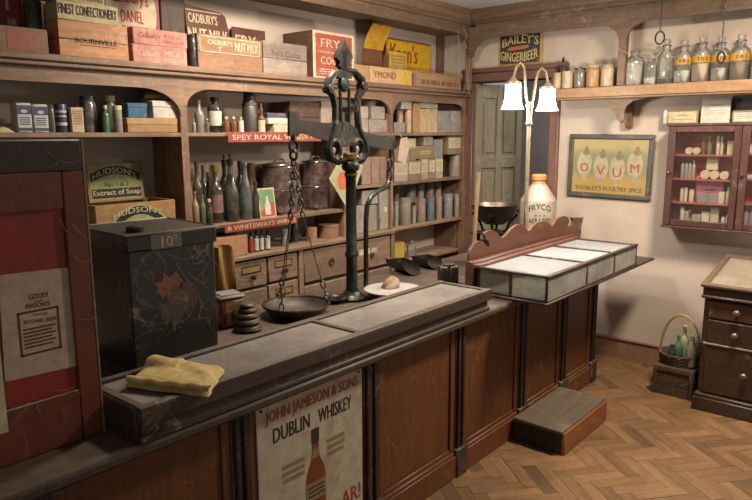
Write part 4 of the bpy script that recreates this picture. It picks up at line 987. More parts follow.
bill("MASON'S", (33, 315), (48, 313), .006, t); bill('BOTANIC BEER', (24, 322.5), (57, 318), .010, t)
q0, q1 = bq(19, 313), bq(61, 352)
for k in range(6):
    z = bq(40, 327+k*3.6)[1]; t.bar(bq(24, 340)[0], bq(57, 340)[0]-(.01 if k % 2 else 0), z-.0022, z+.0022, YR+.0088)
t.part(bl, plain('bill_ink', '#4a352b', .9))
t = Txt(); t.frame(bq(19, 335)[0], bq(61, 335)[0], bq(40, 353)[1], bq(40, 309)[1], .0055, YR+.0088); t.part(bl, plain('bill_ink', '#4a352b', .9), 'printed_border')
link('edge_strip', MB().box(xr, xr+.006, YR, YR+.03, ZT+.001, 1.643, .001), wood('worn_edge', '#5a4a3e', '#85705c', 'Z', .7, .2), rb)
p = at_y(2, 380, YR-.003)
link('paper_edge', MB().box(p.x-.08, p.x+.003, YR-.0025, YR-.0008, bq(2, 432)[1], bq(2, 322)[1]), M_cream, rb)

# ------------------------------------------------------------------ big black tin box with painted rose
xL, xR, y0 = 1.165, 1.51, 2.10
bb = thing('tin_box', 'large black tin box with faded painted rose and number label', 'box', ((xL+xR)/2, y0, ZT+.001), math.radians(-4))
wd = xR-xL; hh = 1.31-ZT
btin = paint('black_tin', '#1d1d18', '#3a3428', .6, .4, .35, 5, 0, '#5f584e')
link('body', MB().box(-wd/2, wd/2, 0, .36, 0, hh-.055, .006), btin, bb)
link('lid', MB().box(-wd/2-.008, wd/2+.008, -.008, .368, hh-.06, hh, .006), btin, bb)
link('lid_rim', MB().tube([(-wd/2-.008, -.009, hh), (wd/2+.008, -.009, hh), (wd/2+.008, .368, hh), (-wd/2-.008, .368, hh)], .004, 6, True), metal('lid_rim_metal', '#6a6258', .5, .5, .5), bb)
link('label', MB().box(-.09, .03, -.0098, -.008, hh-.058, hh-.006), paint('label_drab', '#5f5a49', '#454034', .6), bb)
Txt().line('10', -.05, -.005, hh-.052, hh-.014, -.0105).line('D', .0, .014, hh-.028, hh-.014, -.0105).part(bb, paper('number_cream', '#b3a986'))
link('knob', MB().lathe([(.03, 0), (.032, .004), (.03, .02), (.02, .024), (0, .026)], 10, (-wd*.3, .08, hh)), M_black, bb)
rose = link('painted_rose', Txt().blob(-.02, hh*.60, .05, -.0012, 22, 3, .35), paint('rose_orange', '#7d4630', '#211e18', 1.0, .7, .4, 34), bb)
link('rose_bloom', Txt().blob(.03, hh*.5, .045, -.0016, 20, 5, .4), paint('rose_dull', '#523020', '#211e18', 1.0, .7, .4, 38), bb)
link('painted_leaves', Txt().blob(.0, hh*.42, .07, -.0010, 18, 8, .55), paint('leaf_dull', '#3d3822', '#211e18', 1.0, .7, .4, 34), bb)

# ------------------------------------------------------------------ cloth / paper package lying on the long case
p = at_z(172, 378, .925)
pk_ = thing('cloth_bundle', 'folded yellowed cloth bundle lying on the dusty case', 'cloth', (0, 0, .9165))
quad = [at_z(*q, .93) for q in ((124, 383), (209, 393), (226, 366), (152, 357))]
def bund(s, t):
    e = quad[0].lerp(quad[1], s).lerp(quad[3].lerp(quad[2], s), t)
    edge = min(s, 1-s, t, 1-t); hgt = .026*(1-math.exp(-edge*16))+.002*math.sin(s*11+t*9)+.0015*math.sin(t*17+s*13)+(.018 if .55 < t < .9 and .05 < s < .5 else 0)*math.sin((t-.55)/.35*PI)
    return (e.x+.004*math.sin(t*17), e.y+.004*math.sin(s*14), max(hgt, .0005))
mb = MB().grid(bund, 32, 22); nu = 33
V2 = [(v[0], v[1], 0) for v in mb.v]; k = len(mb.v); F2 = [tuple(i for i in f[::-1]) for f in mb.f]
mb.add(V2, F2)
clothm = paint('yellow_cloth', '#bfa566', '#97793f', .5, .9, .1, 22)
link('cloth', mb, clothm, pk_)
def fold(s, t):
    e = quad[0].lerp(quad[1], s*.98+.01).lerp(quad[3].lerp(quad[2], s*.98+.01), .02+.12*t)
    return (e.x, e.y, .012+.018*math.sin(PI*(.15+.7*t))+.002*math.sin(s*25))
mb = MB().grid(fold, 24, 6); mb.add([(v[0], v[1], v[2]-.004) for v in mb.v], mb.f)
link('folded_edge', mb, clothm, pk_)

# ------------------------------------------------------------------ tin with gold label, ring weights
u = at_y(232, 305, 2.33)
o = thing('tea_tin', 'red brown tin with gold label and dusty grey lid', 'tin', (u.x, 2.36, ZT+.001), math.radians(-12))
hh = at_y(233, 298, 2.33).z-ZT
link('body', MB().box(-.058, .058, -.05, .05, 0, hh, .012), paint('tin_maroon', '#6b301d', '#472014', .6, .4), o)
link('label', MB().box(-.032, .048, -.0512, -.0500, hh*.12, hh*.88), paint('tin_gold', '#a37a35', '#74481f', .7, .4), o)
Txt().ell(.008, hh*.45, .02, .026, -.0518).part(o, plain('tin_dark_print', '#4a2a14', .7), 'emblem')
Txt().scribble(-.02, .036, hh*.66, hh*.82, 2, -.0518).part(o, plain('tin_dark_print', '#4a2a14', .7))
link('lid', MB().box(-.062, .062, -.057, .057, hh, hh+.016, .007).box(-.05, .05, -.045, .045, hh+.016, hh+.022, .003), paint('dusty_lid', '#77706a', '#5d564f', .4, .7), o)
u = at_z(251, 331, ZT); wz = ZT+.0008
iron = metal('weight_iron', '#23261f', .5, .4, .5, '#3d3326')
sizes = [(.062, .03), (.055, .027), (.047, .024), (.04, .021), (.032, .018)]
nm = ['largest iron disc weight at the bottom of the stack', 'second largest iron disc weight in the stack', 'middle iron disc weight in the stack', 'second smallest iron disc weight in the stack', 'smallest iron disc weight topping the stack']
for (r, h), lb in zip(sizes, nm):
    o = link('scale_weight', MB().lathe([(0, 0), (r*.94, 0), (r, h*.2), (r, h*.7), (r*.9, h*.9), (r*.62, h), (0, h)], 18), iron, None, (u.x+random.uniform(-.003, .003), u.y+.02, wz)); wz += h+.0006
    tag(o, lb, 'weight', 'stacked iron weights'); link('brass_rim', MB().ring((0, 0, h*.45), r, .003, 'z', 18, 5), metal('rim_brass', '#5e4c2c', .5, .4), o)

# ------------------------------------------------------------------ big balance scale
SY = 2.26
def S(px, py): p = at_y(px, py, SY); return (p.x, SY, p.z)
bx_, by_ = S(352, 299)[0], SY
sc_ = thing('balance_scale', 'tall black iron balance scale with ornate lyre head and chain hung pan', 'scale', (0, 0, 0))
grn = metal('green_black_iron', '#1d2624', .38, .2, .6, '#32403b')
link('foot', MB().lathe([(0, 0), (.075, 0), (.078, .012), (.06, .022), (.05, .03), (.042, .045), (0, .045)], 20, (bx_, SY, ZT+.001)), grn, sc_)
ct = S(350, 172)[2]
link('column', MB().lathe([(.034, .03), (.034, .05), (.03, .06), (.028, .22), (.034, .23), (.034, .245), (.028, .255), (.026, ct-ZT-.03), (.03, ct-ZT-.02), (.03, ct-ZT)], 16, (bx_, SY, ZT)), grn, sc_)
link('brass_ring', MB().lathe([(.028, -.008), (.033, -.004), (.033, .004), (.028, .008)], 16, (bx_, SY, ct-.012)), M_brass, sc_)
link('collar', MB().lathe([(.026, 0), (.042, .012), (.046, .03), (.038, .05), (.03, .06)], 16, (bx_, SY, ct)), M_black, sc_)
link('brass_ring', MB().lathe([(.03, 0), (.036, .005), (.036, .03), (.028, .036)], 16, (bx_-.004, SY, ct+.06)), M_brass, sc_)
Lp = [(341,71),(334,74),(329,81),(328,89),(333,96),(335,108),(335,122),(331,136),(327.5,148),(330,158),(338,162),(346,160),(349,163)]
Rp = [(345,71),(354,72),(361,80),(363,88),(358,97),(357,110),(358.5,128),(364,141),(366,152),(361,160),(354,162),(350,163)]
link('lyre_arm', MB().tube([S(*q) for q in Lp], [.016,.018,.022,.026,.018,.016,.016,.019,.023,.022,.017,.015,.014], 8), M_black, sc_)
link('lyre_arm', MB().tube([S(*q) for q in Rp], [.016,.018,.022,.027,.02,.018,.019,.023,.025,.022,.017,.014], 8), M_black, sc_)
for q in ((328.5, 89), (362, 86)): link('boss', MB().lathe([(0, -.026), (.02, -.024), (.026, 0), (.02, .024), (0, .026)], 12).xf(Matrix.Translation(S(*q)) @ Matrix.Rotation(PI/2, 4, 'X')), M_black, sc_)
for q in ((334, 150), (357.5, 149)): link('loop', MB().ring(S(*q), .036, .018, 'y', 14, 7, 1, 1.3), M_black, sc_)
for q in ((334, 150), (357.5, 149)): link('enamel_boss', MB().lathe([(0, -.006), (.012, -.005), (.014, 0), (0, .006)], 10).xf(Matrix.Translation(S(*q)) @ Matrix.Rotation(PI/2, 4, 'X')), plain('pale_enamel', '#b8b4b0', .3), sc_)
ol = [(343,40),(346,47),(350,54),(351,58),(348,62),(349,66),(346,68),(349,72),(352,76),(347,79),(343,77),(339,79),(335,76),(338,72),(340,68),(337,66),(338,62),(335,58),(336,54),(340,47)]
link('finial', MB().prism([(S(*q)[0], S(*q)[2]) for q in ol], SY-.014, SY+.014), M_black, sc_)
link('finial_leaf', MB().tube([S(343, 42), S(343, 52), S(343, 60), S(343, 70)], [.004, .026, .018, .024], 8), M_black, sc_)
p = S(343.5, 84)
link('shield', MB().lathe([(0, -.018), (.03, -.015), (.04, 0), (.03, .015), (0, .018)], 16).xf(Matrix.Translation(p) @ Matrix.Rotation(PI/2, 4, 'X')), grn, sc_)
for a, b in (((340, 90), (341.5, 132)), ((349, 88), (349, 132))): link('inner_bar', MB().tube([S(*a), S((a[0]+b[0])/2, (a[1]+b[1])/2), S(*b)], .009, 6), M_black, sc_)
bm_ = [(288.5,111),(297,112),(299,120),(325,123),(345,121),(360,131),(386,137),(394,135),(395.5,149),(387,150),(360,144),(345,147),(320,139),(300,132),(297,137),(288.5,136)]
link('beam', MB().prism([(S(*q)[0], S(*q)[2]) for q in bm_], SY-.007, SY+.007), metal('beam_iron', '#262523', .5, .4, .5, '#3a362f'), sc_)
hk = S(293, 134)
link('hook', MB().tube([hk, (hk[0], SY, hk[2]-.03)], .012, 8).ring((hk[0], SY, hk[2]-.055), .024, .007, 'y', 14, 6), M_black, sc_)
link('ring', MB().ring((hk[0], SY, hk[2]-.095), .022, .007, 'x', 14, 6), M_black, sc_)
pan_c = Vector((hk[0]-.006, SY, .864)); PR = .157
def chain(a, b, pitch=.016, r=.0022, w_=.006):
    a, b = Vector(a), Vector(b); L = (b-a).length; d = (b-a)/L; n_ = max(2, int(L/pitch)); mb = MB()
    s1 = d.orthogonal().normalized(); s2 = d.cross(s1)
    for i in range(n_):
        c = a+d*((i+.5)*L/n_); sd = s1 if i % 2 else s2; hl = L/n_*.68
        mb.tube([c+d*hl*math.cos(t)+sd*w_*math.sin(t) for t in [2*PI*k/8 for k in range(8)]], r, 4, True)
    return mb
top = Vector((hk[0], SY, hk[2]-.115))
chm = metal('chain_iron', '#4a4845', .45, .3, .6)
for an in (200, 325, 80):
    e = pan_c+Vector((math.cos(math.radians(an))*PR*.97, math.sin(math.radians(an))*PR*.97, .0)); k = top.lerp(e, .4); k = k+(Vector((top.x, SY, k.z))-k)*.35
    link('chain', chain(top, k, .03, .0035, .01), chm, sc_)
    link('chain', MB().tube([k, k.lerp(e, .75)], .003, 5), chm, sc_)
    c2 = chain(k.lerp(e, .75), e, .03, .0035, .011); link('chain', c2, chm, sc_)
mb = MB().lathe([(0, -.062), (PR*.5, -.06), (PR*.8, -.045), (PR*.97, -.012), (PR, 0), (PR*1.01, .002), (PR*.98, .003), (PR*.95, -.006), (PR*.78, -.036), (PR*.48, -.051), (0, -.053)], 32, tuple(pan_c))
mb.v = [(x, y, max(z, ZT+.0008)) for x, y, z in mb.v]
pan = link('pan', mb, metal('pan_black', '#2b2623', .5, .5, .5, '#453a31'), sc_)
link('pan_rim', MB().ring(tuple(pan_c), PR, .006, 'z', 32, 6), M_black, pan)
# right-hand side: hook chain, bent rod and white dish
rh = S(391, 149)
link('hook', MB().tube([rh, S(390.5, 158)], .011, 8).ring(S(390, 164), .02, .006, 'y', 12, 6, .8, 1.3), M_black, sc_)
link('hook', MB().ring(S(389.5, 175), .02, .006, 'x', 12, 6, .8, 1.5), M_black, sc_)
rod = [(389, 182), (386, 187), (378, 191), (371, 197), (367, 206), (366, 220), (366, 250), (366, 289)]
link('bent_rod', MB().tube([S(*q) for q in rod], .013, 8), grn, sc_)
dish = at_z(393, 287.5, .872)
link('stand_plate', MB().lathe([(0, 0), (.13, 0), (.135, .02), (.12, .034), (0, .034)], 28, (dish.x, dish.y, ZT+.001)), M_black, sc_)
dz = ZT+.0365
o = link('enamel_dish', MB().lathe([(0, 0), (.12, 0), (.15, .016), (.152, .02), (.147, .021), (.118, .008), (0, .007)], 32), paint('white_enamel', '#bdb9b6', '#99938c', .3, .3), None, (dish.x, dish.y, dz)); tag(o, 'round white enamel dish under the bent scale rod', 'dish')
u = at_z(391, 287, dz+.01)
mb = MB().grid(lambda s, t: ((.055+.008*math.sin(s*2*PI*5+t*9))*math.cos(s*2*PI)*math.sin(t*PI/2+.02), (.04+.006*math.sin(s*2*PI*3+t*7))*math.sin(s*2*PI)*math.sin(t*PI/2+.02), .05*math.cos(t*PI/2)*(1+.25*math.sin(s*2*PI*2+t*5))), 24, 8)
o = link('crumpled_paper', mb, paper('crumpled_brown', '#a08872', '#75604a', .6), None, (u.x, u.y, dz+.0085)); tag(o, 'crumpled brown paper lump lying in the white dish', 'paper')
u = at_z(331, 303, ZT)
o = thing('scale_weight_dish', 'small dark iron dish at the foot of the scale column', 'dish', (u.x+.03, u.y+.0, ZT+.001))
link('bowl', MB().lathe([(0, 0), (.05, 0), (.07, .022), (.072, .024), (.066, .024), (.046, .006), (0, .006)], 18), M_black, o)
link('chain', chain((-.04, .02, .02), (.05, -.01, .02), .018, .003, .008), chm, o)

# ------------------------------------------------------------------ scoops, iron block weights
def scoop(lb, px, py, to, L=.2, hand=True):
    u = at_z(px, py, ZT); e_ = at_z(*to, ZT)-u; rz = math.atan2(e_.y, e_.x); o = thing('grain_scoop', lb, 'scoop', (u.x, u.y, ZT+.001), rz)
    g = MB().grid(lambda s, t: (L*s, (.065-.004*s)*math.cos(PI*t), .066-.064*math.sin(PI*t)*(1) + .0*s), 6, 12)
    g.v = [(x+ (L*.22*(z/.066) if x > L*.99 else 0)*-1, y, z) for x, y, z in g.v]
    g2 = [(x, y*.96, z*.96+.003) for x, y, z in g.v]; n0 = len(g.v); g.add(g2, list(g.f))
    link('blade', g, metal('scoop_steel', '#343838', .4, .4, .7, '#2a2d2d'), o)
    link('back_plate', MB().prism([(.065*math.cos(PI*k/12), .066-.064*math.sin(PI*k/12)) for k in range(13)], -.002, .002).xf(Matrix.Rotation(PI/2, 4, 'Z')), metal('scoop_steel', '#343838'), o)
    if hand: link('handle', MB().lathe([(.008, 0), (.009, .02), (.016, .05), (.018, .09), (.012, .115), (0, .12)], 10).xf(Matrix.Translation((0, 0, .04)) @ Matrix.Rotation(-PI/2, 4, 'Y')), wood('handle_wood', '#6b513b', '#94755a', 'X', .6, .3), o)
scoop('dark metal scoop with wooden handle behind the white dish', 395, 268.5, (428, 281), .26)
scoop('dark metal scoop lying beyond the wooden handled scoop', 420, 265, (444, 272), .19, False)
u = at_z(447, 285, ZT)
o = thing('iron_weight', 'green black iron block weights with carrying bar', 'weight', (u.x, u.y, ZT+.001), math.radians(-40))
for k in (-.05, .012): link('block', MB().box(k, k+.048, -.03, .03, 0, .11, .006), iron, o)
link('bar', MB().box(-.02, .04, -.012, .012, .112, .122, .003).box(-.02, -.008, -.01, .01, .1, .112).box(.028, .04, -.01, .01, .1, .112), iron, o)
o, wd, h = bx('mustard_tin', 'yellow tin standing in the recess below the round tins', 'tin', 394.5, 404.5, 243, .70, 3.1, .07, paint('tin_yellow', '#c2a43f', '#a08434', .4))
lid(o, wd, h, .07, paint('tin_yellow', '#c2a43f'), .015)
o, r, h = bottle('glass_bottle', 'clear stoppered bottle beside the yellow tin in the recess', 406.5, 416.5, 241, .70, 3.1, 'shoulder', thin_glass('jar_glass', '#f6f8f6', .1, '#d8d3cb', 14), cap=clear)
o = link('recess_board', MB().box(3.785, 4.70, 3.05, YW-.002, .675, .70, .003), M_unit, unit)

# ------------------------------------------------------------------ paper tag on the beam end
u = S(398, 150)
o = thing('paper_tag', 'pinkish paper tag hanging from the scale beam end', 'tag', (u[0]+.02, SY-.02, u[2]))
link('card', MB().prism([(-.045, -.055), (.02, -.075), (.06, .02), (.035, .07), (-.02, .06)], 0, .002), paper('tag_paper', '#c0a594', '#b0705c', .5), o)
link('string', MB().tube([(.0, .001, .06), (-.03, .01, .09)], .002), M_cream, o)
# ------------------------------------------------------------------ enamel whiskey sign on the counter front
o = thing('enamel_sign', 'cream enamel whiskey sign with amber bottle fixed on the counter front', 'sign', (0, 0, 0))
ys = 1.652
xl, xr_ = at_y(256, 415, ys).x, at_y(362, 372, ys).x; zt = at_y(300, 391, ys).z
zt = .757; zb0 = .10
ws = xr_-xl
link('plate', MB().box(xl, xr_, ys, ys+.006, zb0, zt, .002), paint('enamel_cream', '#c0b49c', '#978a72', .5, .35, .1, 7), o)
def sq(px, py): p = at_y(px, py, ys); return p.x, p.z
t = Txt(); q0 = sq(264, 418); t.line('JOHN JAMESON & SONS', xl+ws*.07, xl+ws*.95, zt-.085, zt-.03, ys-.001); t.part(o, plain('jameson_red', '#9a3a22', .5))
t = Txt(); t.line('DUBLIN', xl+ws*.13, xl+ws*.46, zt-.155, zt-.1, ys-.001).line('WHISKEY', xl+ws*.54, xl+ws*.88, zt-.155, zt-.1, ys-.001); t.part(o, M_ink)
bcx, bz1, bz0 = sq(315, 430)[0], sq(315, 428)[1], sq(313, 520)[1]
hb2 = bz1-bz0
def bp(l): return [(bcx+x, bz0+hb2*z) for x, z in l]
link('pictured_bottle', Txt().poly(bp([(-.05, 0), (.05, 0), (.05, .48), (.042, .56), (.024, .66), (.017, .74), (.016, .96), (-.016, .96), (-.017, .74), (-.024, .66), (-.042, .56), (-.05, .48)]), ys-.001), paint('bottle_amber_print', '#7a3a12', '#4a220c', .5, .5, 0, 20), o)
link('pictured_cork', Txt().poly(bp([(-.018, .84), (.018, .84), (.02, 1.0), (-.02, 1.0)]), ys-.0016), plain('print_dark', '#2c2418', .7), o)
link('pictured_label', Txt().poly(bp([(-.05, .22), (.05, .22), (.05, .42), (-.05, .42)]), ys-.0016), paper('print_label', '#8f7a4c'), o)
link('pictured_label', Txt().poly(bp([(-.019, .68), (.019, .68), (.016, .78), (-.016, .78)]), ys-.0016), paper('print_label', '#8f7a4c'), o)
Txt().scribble(bcx-.042, bcx+.042, bz0+hb2*.25, bz0+hb2*.39, 3, ys-.0022).part(o, plain('print_dark', '#2c2418', .7))
g = paper('faded_gold_print', '#94815c', '#a39784', .4)
Txt().scribble(xl+ws*.2, xl+ws*.4, zt-.33, zt-.25, 3, ys-.001, .6, 3).part(o, g, 'faded_print'); Txt().scribble(xl+ws*.62, xl+ws*.8, zt-.31, zt-.23, 3, ys-.001, .6, 4).part(o, g, 'faded_print')
p = sq(340, 498); Txt().line('AR!', xl+ws*.76, xl+ws*.97, p[1]-.045, p[1]+.02, ys-.001).part(o, plain('jameson_red', '#9a3a22', .5))
for cx, cz in ((xl+.02, zt-.02), (xr_-.02, zt-.02), (xl+.02, zb0+.02), (xr_-.02, zb0+.02)): link('screw', MB().lathe([(.006, 0), (.005, .003), (0, .004)], 8).xf(Matrix.Translation((cx, ys, cz)) @ Matrix.Rotation(PI/2, 4, 'X')), M_black, o)

# ------------------------------------------------------------------ twin lamp
LX, LY = at_y(527, 180, 1.965).x, 1.965
lp = thing('twin_lamp', 'brass twin arm lamp with two lit white glass shades', 'lamp', (LX, LY, ZT+.001))
lampm = metal('lamp_brass', '#a8957a', .45, .5, .35, '#8f7b60')
ztop = at_y(530, 103, LY).z-ZT
link('base', MB().lathe([(0, 0), (.07, 0), (.07, .012), (.05, .025), (.028, .04), (.016, .07), (0, .07)], 20), lampm, lp)
link('pole', MB().lathe([(.016, .05), (.013, .3), (.013, .6), (.012, ztop-.14), (.02, ztop-.13), (.02, ztop-.12), (.015, ztop-.1), (.018, ztop-.04), (.024, ztop-.015), (.02, ztop), (0, ztop+.01)], 14), lampm, lp)
dv = Vector((.74, -.67, 0)).normalized()
shade_m = NT('lit_glass'); tr = shade_m.n('ShaderNodeBsdfTransparent'); em = shade_m.n('ShaderNodeEmission'); em.inputs[0].default_value = (1, .93, .84, 1); em.inputs[1].default_value = 3.2
mx = shade_m.n('ShaderNodeMixShader'); mx.inputs[0].default_value = .55; shade_m.l(tr.outputs[0], mx.inputs[1]); shade_m.l(em.outputs[0], mx.inputs[2]); shade_m.l(mx.outputs[0], shade_m.out.inputs[0]); shade_m.t.nodes.remove(shade_m.p)
dL = depth((LX, LY, 1.8))
for sgn, sx_, top_, bot_, at_ in ((-1, 511, 84, 109.5, 64), (1, 546.5, 89, 111, 69)):
    off = dv*((sx_-528.5)*dL/FPX/abs(RT.dot(dv))); ctr = Vector((LX, LY, 0))+off
    zz = lambda py: CAM.z - (at_y(0, 0, 1).z*0) + 0
    def zat(px, py):
        d = ray(px, py); k = (ctr-CAM).dot(Vector((d.x, d.y, 0)))/(d.x**2+d.y**2); k = (ctr.x*d.x+ctr.y*d.y)/(d.x**2+d.y**2); return CAM.z+k*d.z-ZT
    zb1, zt1, za = zat(sx_, bot_), zat(sx_, top_), zat(sx_, at_)
    h = zt1-zb1; r = 10.6*dL/FPX
    c = (off.x, off.y, 0)
    pts = [Vector((0, 0, ztop-.03)), Vector((off.x*.18, off.y*.18, ztop+.02)), Vector((off.x*.32, off.y*.32, (ztop+za)/2+.03)), Vector((off.x*.42, off.y*.42, za-.02)), Vector((off.x*.62, off.y*.62, za+.005)), Vector((off.x*.85, off.y*.85, za-.02)), Vector((off.x*.98, off.y*.98, za-.07)), Vector((off.x, off.y, zt1+.035))]
    arm = link('arm', MB().tube(pts, .008, 8), lampm, lp)
    link('gallery', MB().lathe([(0, zt1+.045), (.012, zt1+.04), (.03, zt1+.018), (r*.72, zt1+.012), (r*.76, zt1-.004), (r*.7, zt1-.006), (0, zt1+.0)], 16, c), lampm, arm)
    sh = link('shade', MB().lathe([(r*.74, zt1-.004), (r*.72, zb1+h*.75), (r*.76, zb1+h*.45), (r*.88, zb1+h*.2), (r*1.05, zb1+.004), (r*1.08, zb1)], 20, c, cap=False), shade_m.m, lp)
    ld_ = bpy.data.lights.new('lamp_bulb', 'POINT'); ld_.energy = 10; ld_.color = (1, .94, .87); ld_.shadow_soft_size = .03
    lo = bpy.data.objects.new('lamp_bulb', ld_); COL.objects.link(lo); lo.parent = lp; lo.location = (off.x, off.y, zb1+h*.35)

# ------------------------------------------------------------------ stoneware jar
YJ = 2.12
u, r, _ = cyl_y(519.5, 555, 200, ZT, YJ); zs = at_y(537, 198, YJ).z-ZT; zt2 = at_y(537, 174.5, YJ).z-ZT
o = thing('stoneware_jar', 'tall cream stoneware bottle jar with tan neck and black lettering', 'jar', (u, YJ, ZT+.001))
stone = paint('stoneware_cream', '#a89b88', '#93856f', .4, .35, .2)
link('body', MB().lathe([(0, 0), (r*.96, 0), (r, .012), (r, zs-.03), (r*.985, zs-.02), (r*.97, zs-.01), (r*.44, zt2-.075), (r*.42, zt2-.07)], 28), stone, o)
link('neck', MB().lathe([(r*.44, zt2-.08), (r*.38, zt2-.06), (r*.36, zt2-.045), (r*.42, zt2-.04), (r*.43, zt2-.012), (r*.36, zt2), (0, zt2)], 20), paint('stoneware_tan', '#b37f45', '#96652f', .4, .3, .2), o)
a0 = math.atan2(-YJ, -u)
def wrap(text, am, hw, z0, z1, mb, arc=0):
    vs, fs = glyphs(text); xa = min(v[0] for v in vs); xb = max(v[0] for v in vs); ya = min(v[1] for v in vs); yb = max(v[1] for v in vs); V = []
    for v in vs:
        q = (v[0]-xa)/(xb-xa); an = a0+am+(q-.5)*2*hw; V.append((math.cos(an)*(r+.0012), math.sin(an)*(r+.0012), z0+(z1-z0)*(v[1]-ya)/(yb-ya)+arc*(1-(2*q-1)**2)))
    mb.add(V, fs)
t = Txt(); wrap('FRYCO', .12, .62, zs-.09, zs-.05, t, .018); wrap('AERATED', .12, .62, zs-.165, zs-.132, t); wrap('* * *', .12, .3, zs-.118, zs-.106, t)
t.part(o, M_ink)

# ------------------------------------------------------------------ bowl on iron stand with stick
YBW = 2.12
u = at_y(495, 205, YBW); dB = depth(u)
rb_ = 24*dB/FPX; zrim = at_y(495, 204.5, YBW).z-ZT; zbot = at_y(495, 224, YBW).z-ZT; ztb = at_y(493, 232, YBW).z-ZT
o = thing('counter_scale', 'cast iron counter scale carrying a wide dark metal bowl', 'scale', (u.x, YBW, ZT+.001))
hB = zrim-zbot
link('bowl', MB().lathe([(0, zbot), (rb_*.4, zbot+.002), (rb_*.66, zbot+hB*.25), (rb_*.86, zbot+hB*.6), (rb_, zrim), (rb_*1.02, zrim+.002), (rb_*.98, zrim), (rb_*.82, zbot+hB*.6), (rb_*.6, zbot+hB*.3), (0, zbot+.008)], 30), metal('bowl_metal', '#4a4237', .4, .4, .8, '#5f5340'), o)
for an in (20, 110, 200, 290):
    c, s_ = math.cos(math.radians(an)), math.sin(math.radians(an))
    link('bracket', MB().tube([(c*rb_*.3, s_*rb_*.3, ztb), (c*rb_*.5, s_*rb_*.5, ztb+.01), (c*rb_*.6, s_*rb_*.6, zbot+.008), (c*rb_*.95, s_*rb_*.95, zbot+hB*.55)], .009, 6), M_black, o)
link('top_plate', MB().lathe([(0, ztb-.02), (rb_*.45, ztb-.02), (rb_*.5, ztb-.005), (rb_*.3, ztb+.01), (0, ztb+.012)], 16), M_black, o)
link('body', MB().box(-.06, .06, -.04, .04, 0, ztb-.019, .02), M_black, o)
link('foot', MB().box(-.16, .12, -.07, .07, 0, .03, .01), M_black, o)
pl = at_y(467, 236, YBW)
link('weight_plate', MB().lathe([(0, 0), (.05, 0), (.06, .01), (.055, .012), (0, .006)], 16, (-.19, .0, pl.z-ZT)).tube([(-.19, 0, pl.z-ZT), (-.19, 0, pl.z-ZT-.05), (-.05, 0, ztb-.05)], .012, 6), M_black, o)
a, b = at_y(478.5, 172, 2.02), at_y(474, 244, 2.02)
o = link('wooden_stick', MB().tube([b+(b-a)*((b.z-ZT-.012)/(a.z-b.z)), b, a], [.011, .011, .012], 8), wood('stick_wood', '#7d5f45', '#a78765', 'Z', .6, .2)); tag(o, 'pale wooden stick leaning upright before the dark bowl', 'stick')

# ------------------------------------------------------------------ enamel sign on the far wall
def far_plate(name, lb, px0, px1, py0, py1, x, thick, mat, cat='sign', group=None, tiltv=0):
    """flat thing on the far wall; local x runs to the right as seen from the room, front is -y"""
    y0 = at_x(px0, (py0+py1)/2, x).y; y1 = at_x(px1, (py0+py1)/2, x).y
    z1 = at_x((px0+px1)/2, py0, x).z; z0 = at_x((px0+px1)/2, py1, x).z
    wd, h = y0-y1, z1-z0
    o = link(name, MB().box(-wd/2, wd/2, 0, thick, 0, h, min(.002, thick*.3)), mat, None, (x, (y0+y1)/2, z0), (tiltv, 0, -PI/2))
    tag(o, lb, cat, group); return o, wd, h
o, wd, h = far_plate('enamel_sign', 'dark ginger beer sign with cream letters above the door', 499, 543, 33, 66.5, XW-.008, .006, paint('sign_border', '#c39b4e', '#a37c3a', .4))
link('face', Txt().bar(-wd*.47, wd*.43, h*.1, h*.985, -.0008), paint('sign_teal_black', '#1f2f33', '#2f3f40', .4), o)
Txt().line("BAILEY'S", -wd*.42, wd*.40, h*.60, h*.86, -.0016, h*.1).line('GINGERBEER', -wd*.46, wd*.40, h*.24, h*.52, -.0016, -h*.09).part(o, paper('sign_cream_letters', '#d8b873', '#c79a45', .4))
link('oval', Txt().poly([(-wd*.3, h*.545), (-wd*.26, h*.60), (wd*.16, h*.63), (wd*.2, h*.585), (wd*.16, h*.535), (-wd*.26, h*.49)], -.0016), plain('sign_orange', '#c9603a', .6), o)

# ------------------------------------------------------------------ framed picture
o = thing('framed_picture', 'framed poultry spice print of chicks hatching from eggs', 'picture', (XW-.004, (2.142+1.524)/2, 1.19), rot=(math.radians(0), math.radians(.7), -PI/2))
wd, h = 2.142-1.524, .46; frm = metal('frame_grey', '#55524a', .5, .3, .2, '#45423b')
for q in ((-wd/2, wd/2, h-.035, h), (-wd/2, wd/2, 0, .035), (-wd/2, -wd/2+.035, .0352, h-.0352), (wd/2-.035, wd/2, .0352, h-.0352)): link('frame_rail', MB().box(q[0], q[1], -.02, 0, q[2], q[3], .006), frm, o)
art = NT('egg_print'); v = art.coords((1, 1, 1), False); sx = art.n('ShaderNodeSeparateXYZ'); art.l(v, sx.inputs[0])
mr = art.n('ShaderNodeMapRange'); mr.inputs[1].default_value = .03; mr.inputs[2].default_value = h-.03; art.l(sx.outputs[2], mr.inputs[0])
c = art.ramp(mr.outputs[0], [(.0, '#c8982f'), (.26, '#c7a040'), (.42, '#7f8d60'), (.7, '#8f9d74'), (.85, '#cdbd7c')])
c = art.mix(art.math('MULTIPLY', art.noise(v, 18, 5), .5), c, '#a3905c'); art.done(c, .6)
pr_ = link('print', MB().box(-wd/2+.03, wd/2-.03, -.006, -.001, .03, h-.03), art.m, o)
eggm = paper('egg_cream', '#ddcda5', '#c9b78c', .4); stand = paper('egg_cup', '#c9bd9f')
fe = paint('feather', '#a88f5c', '#7c6a45', .6)
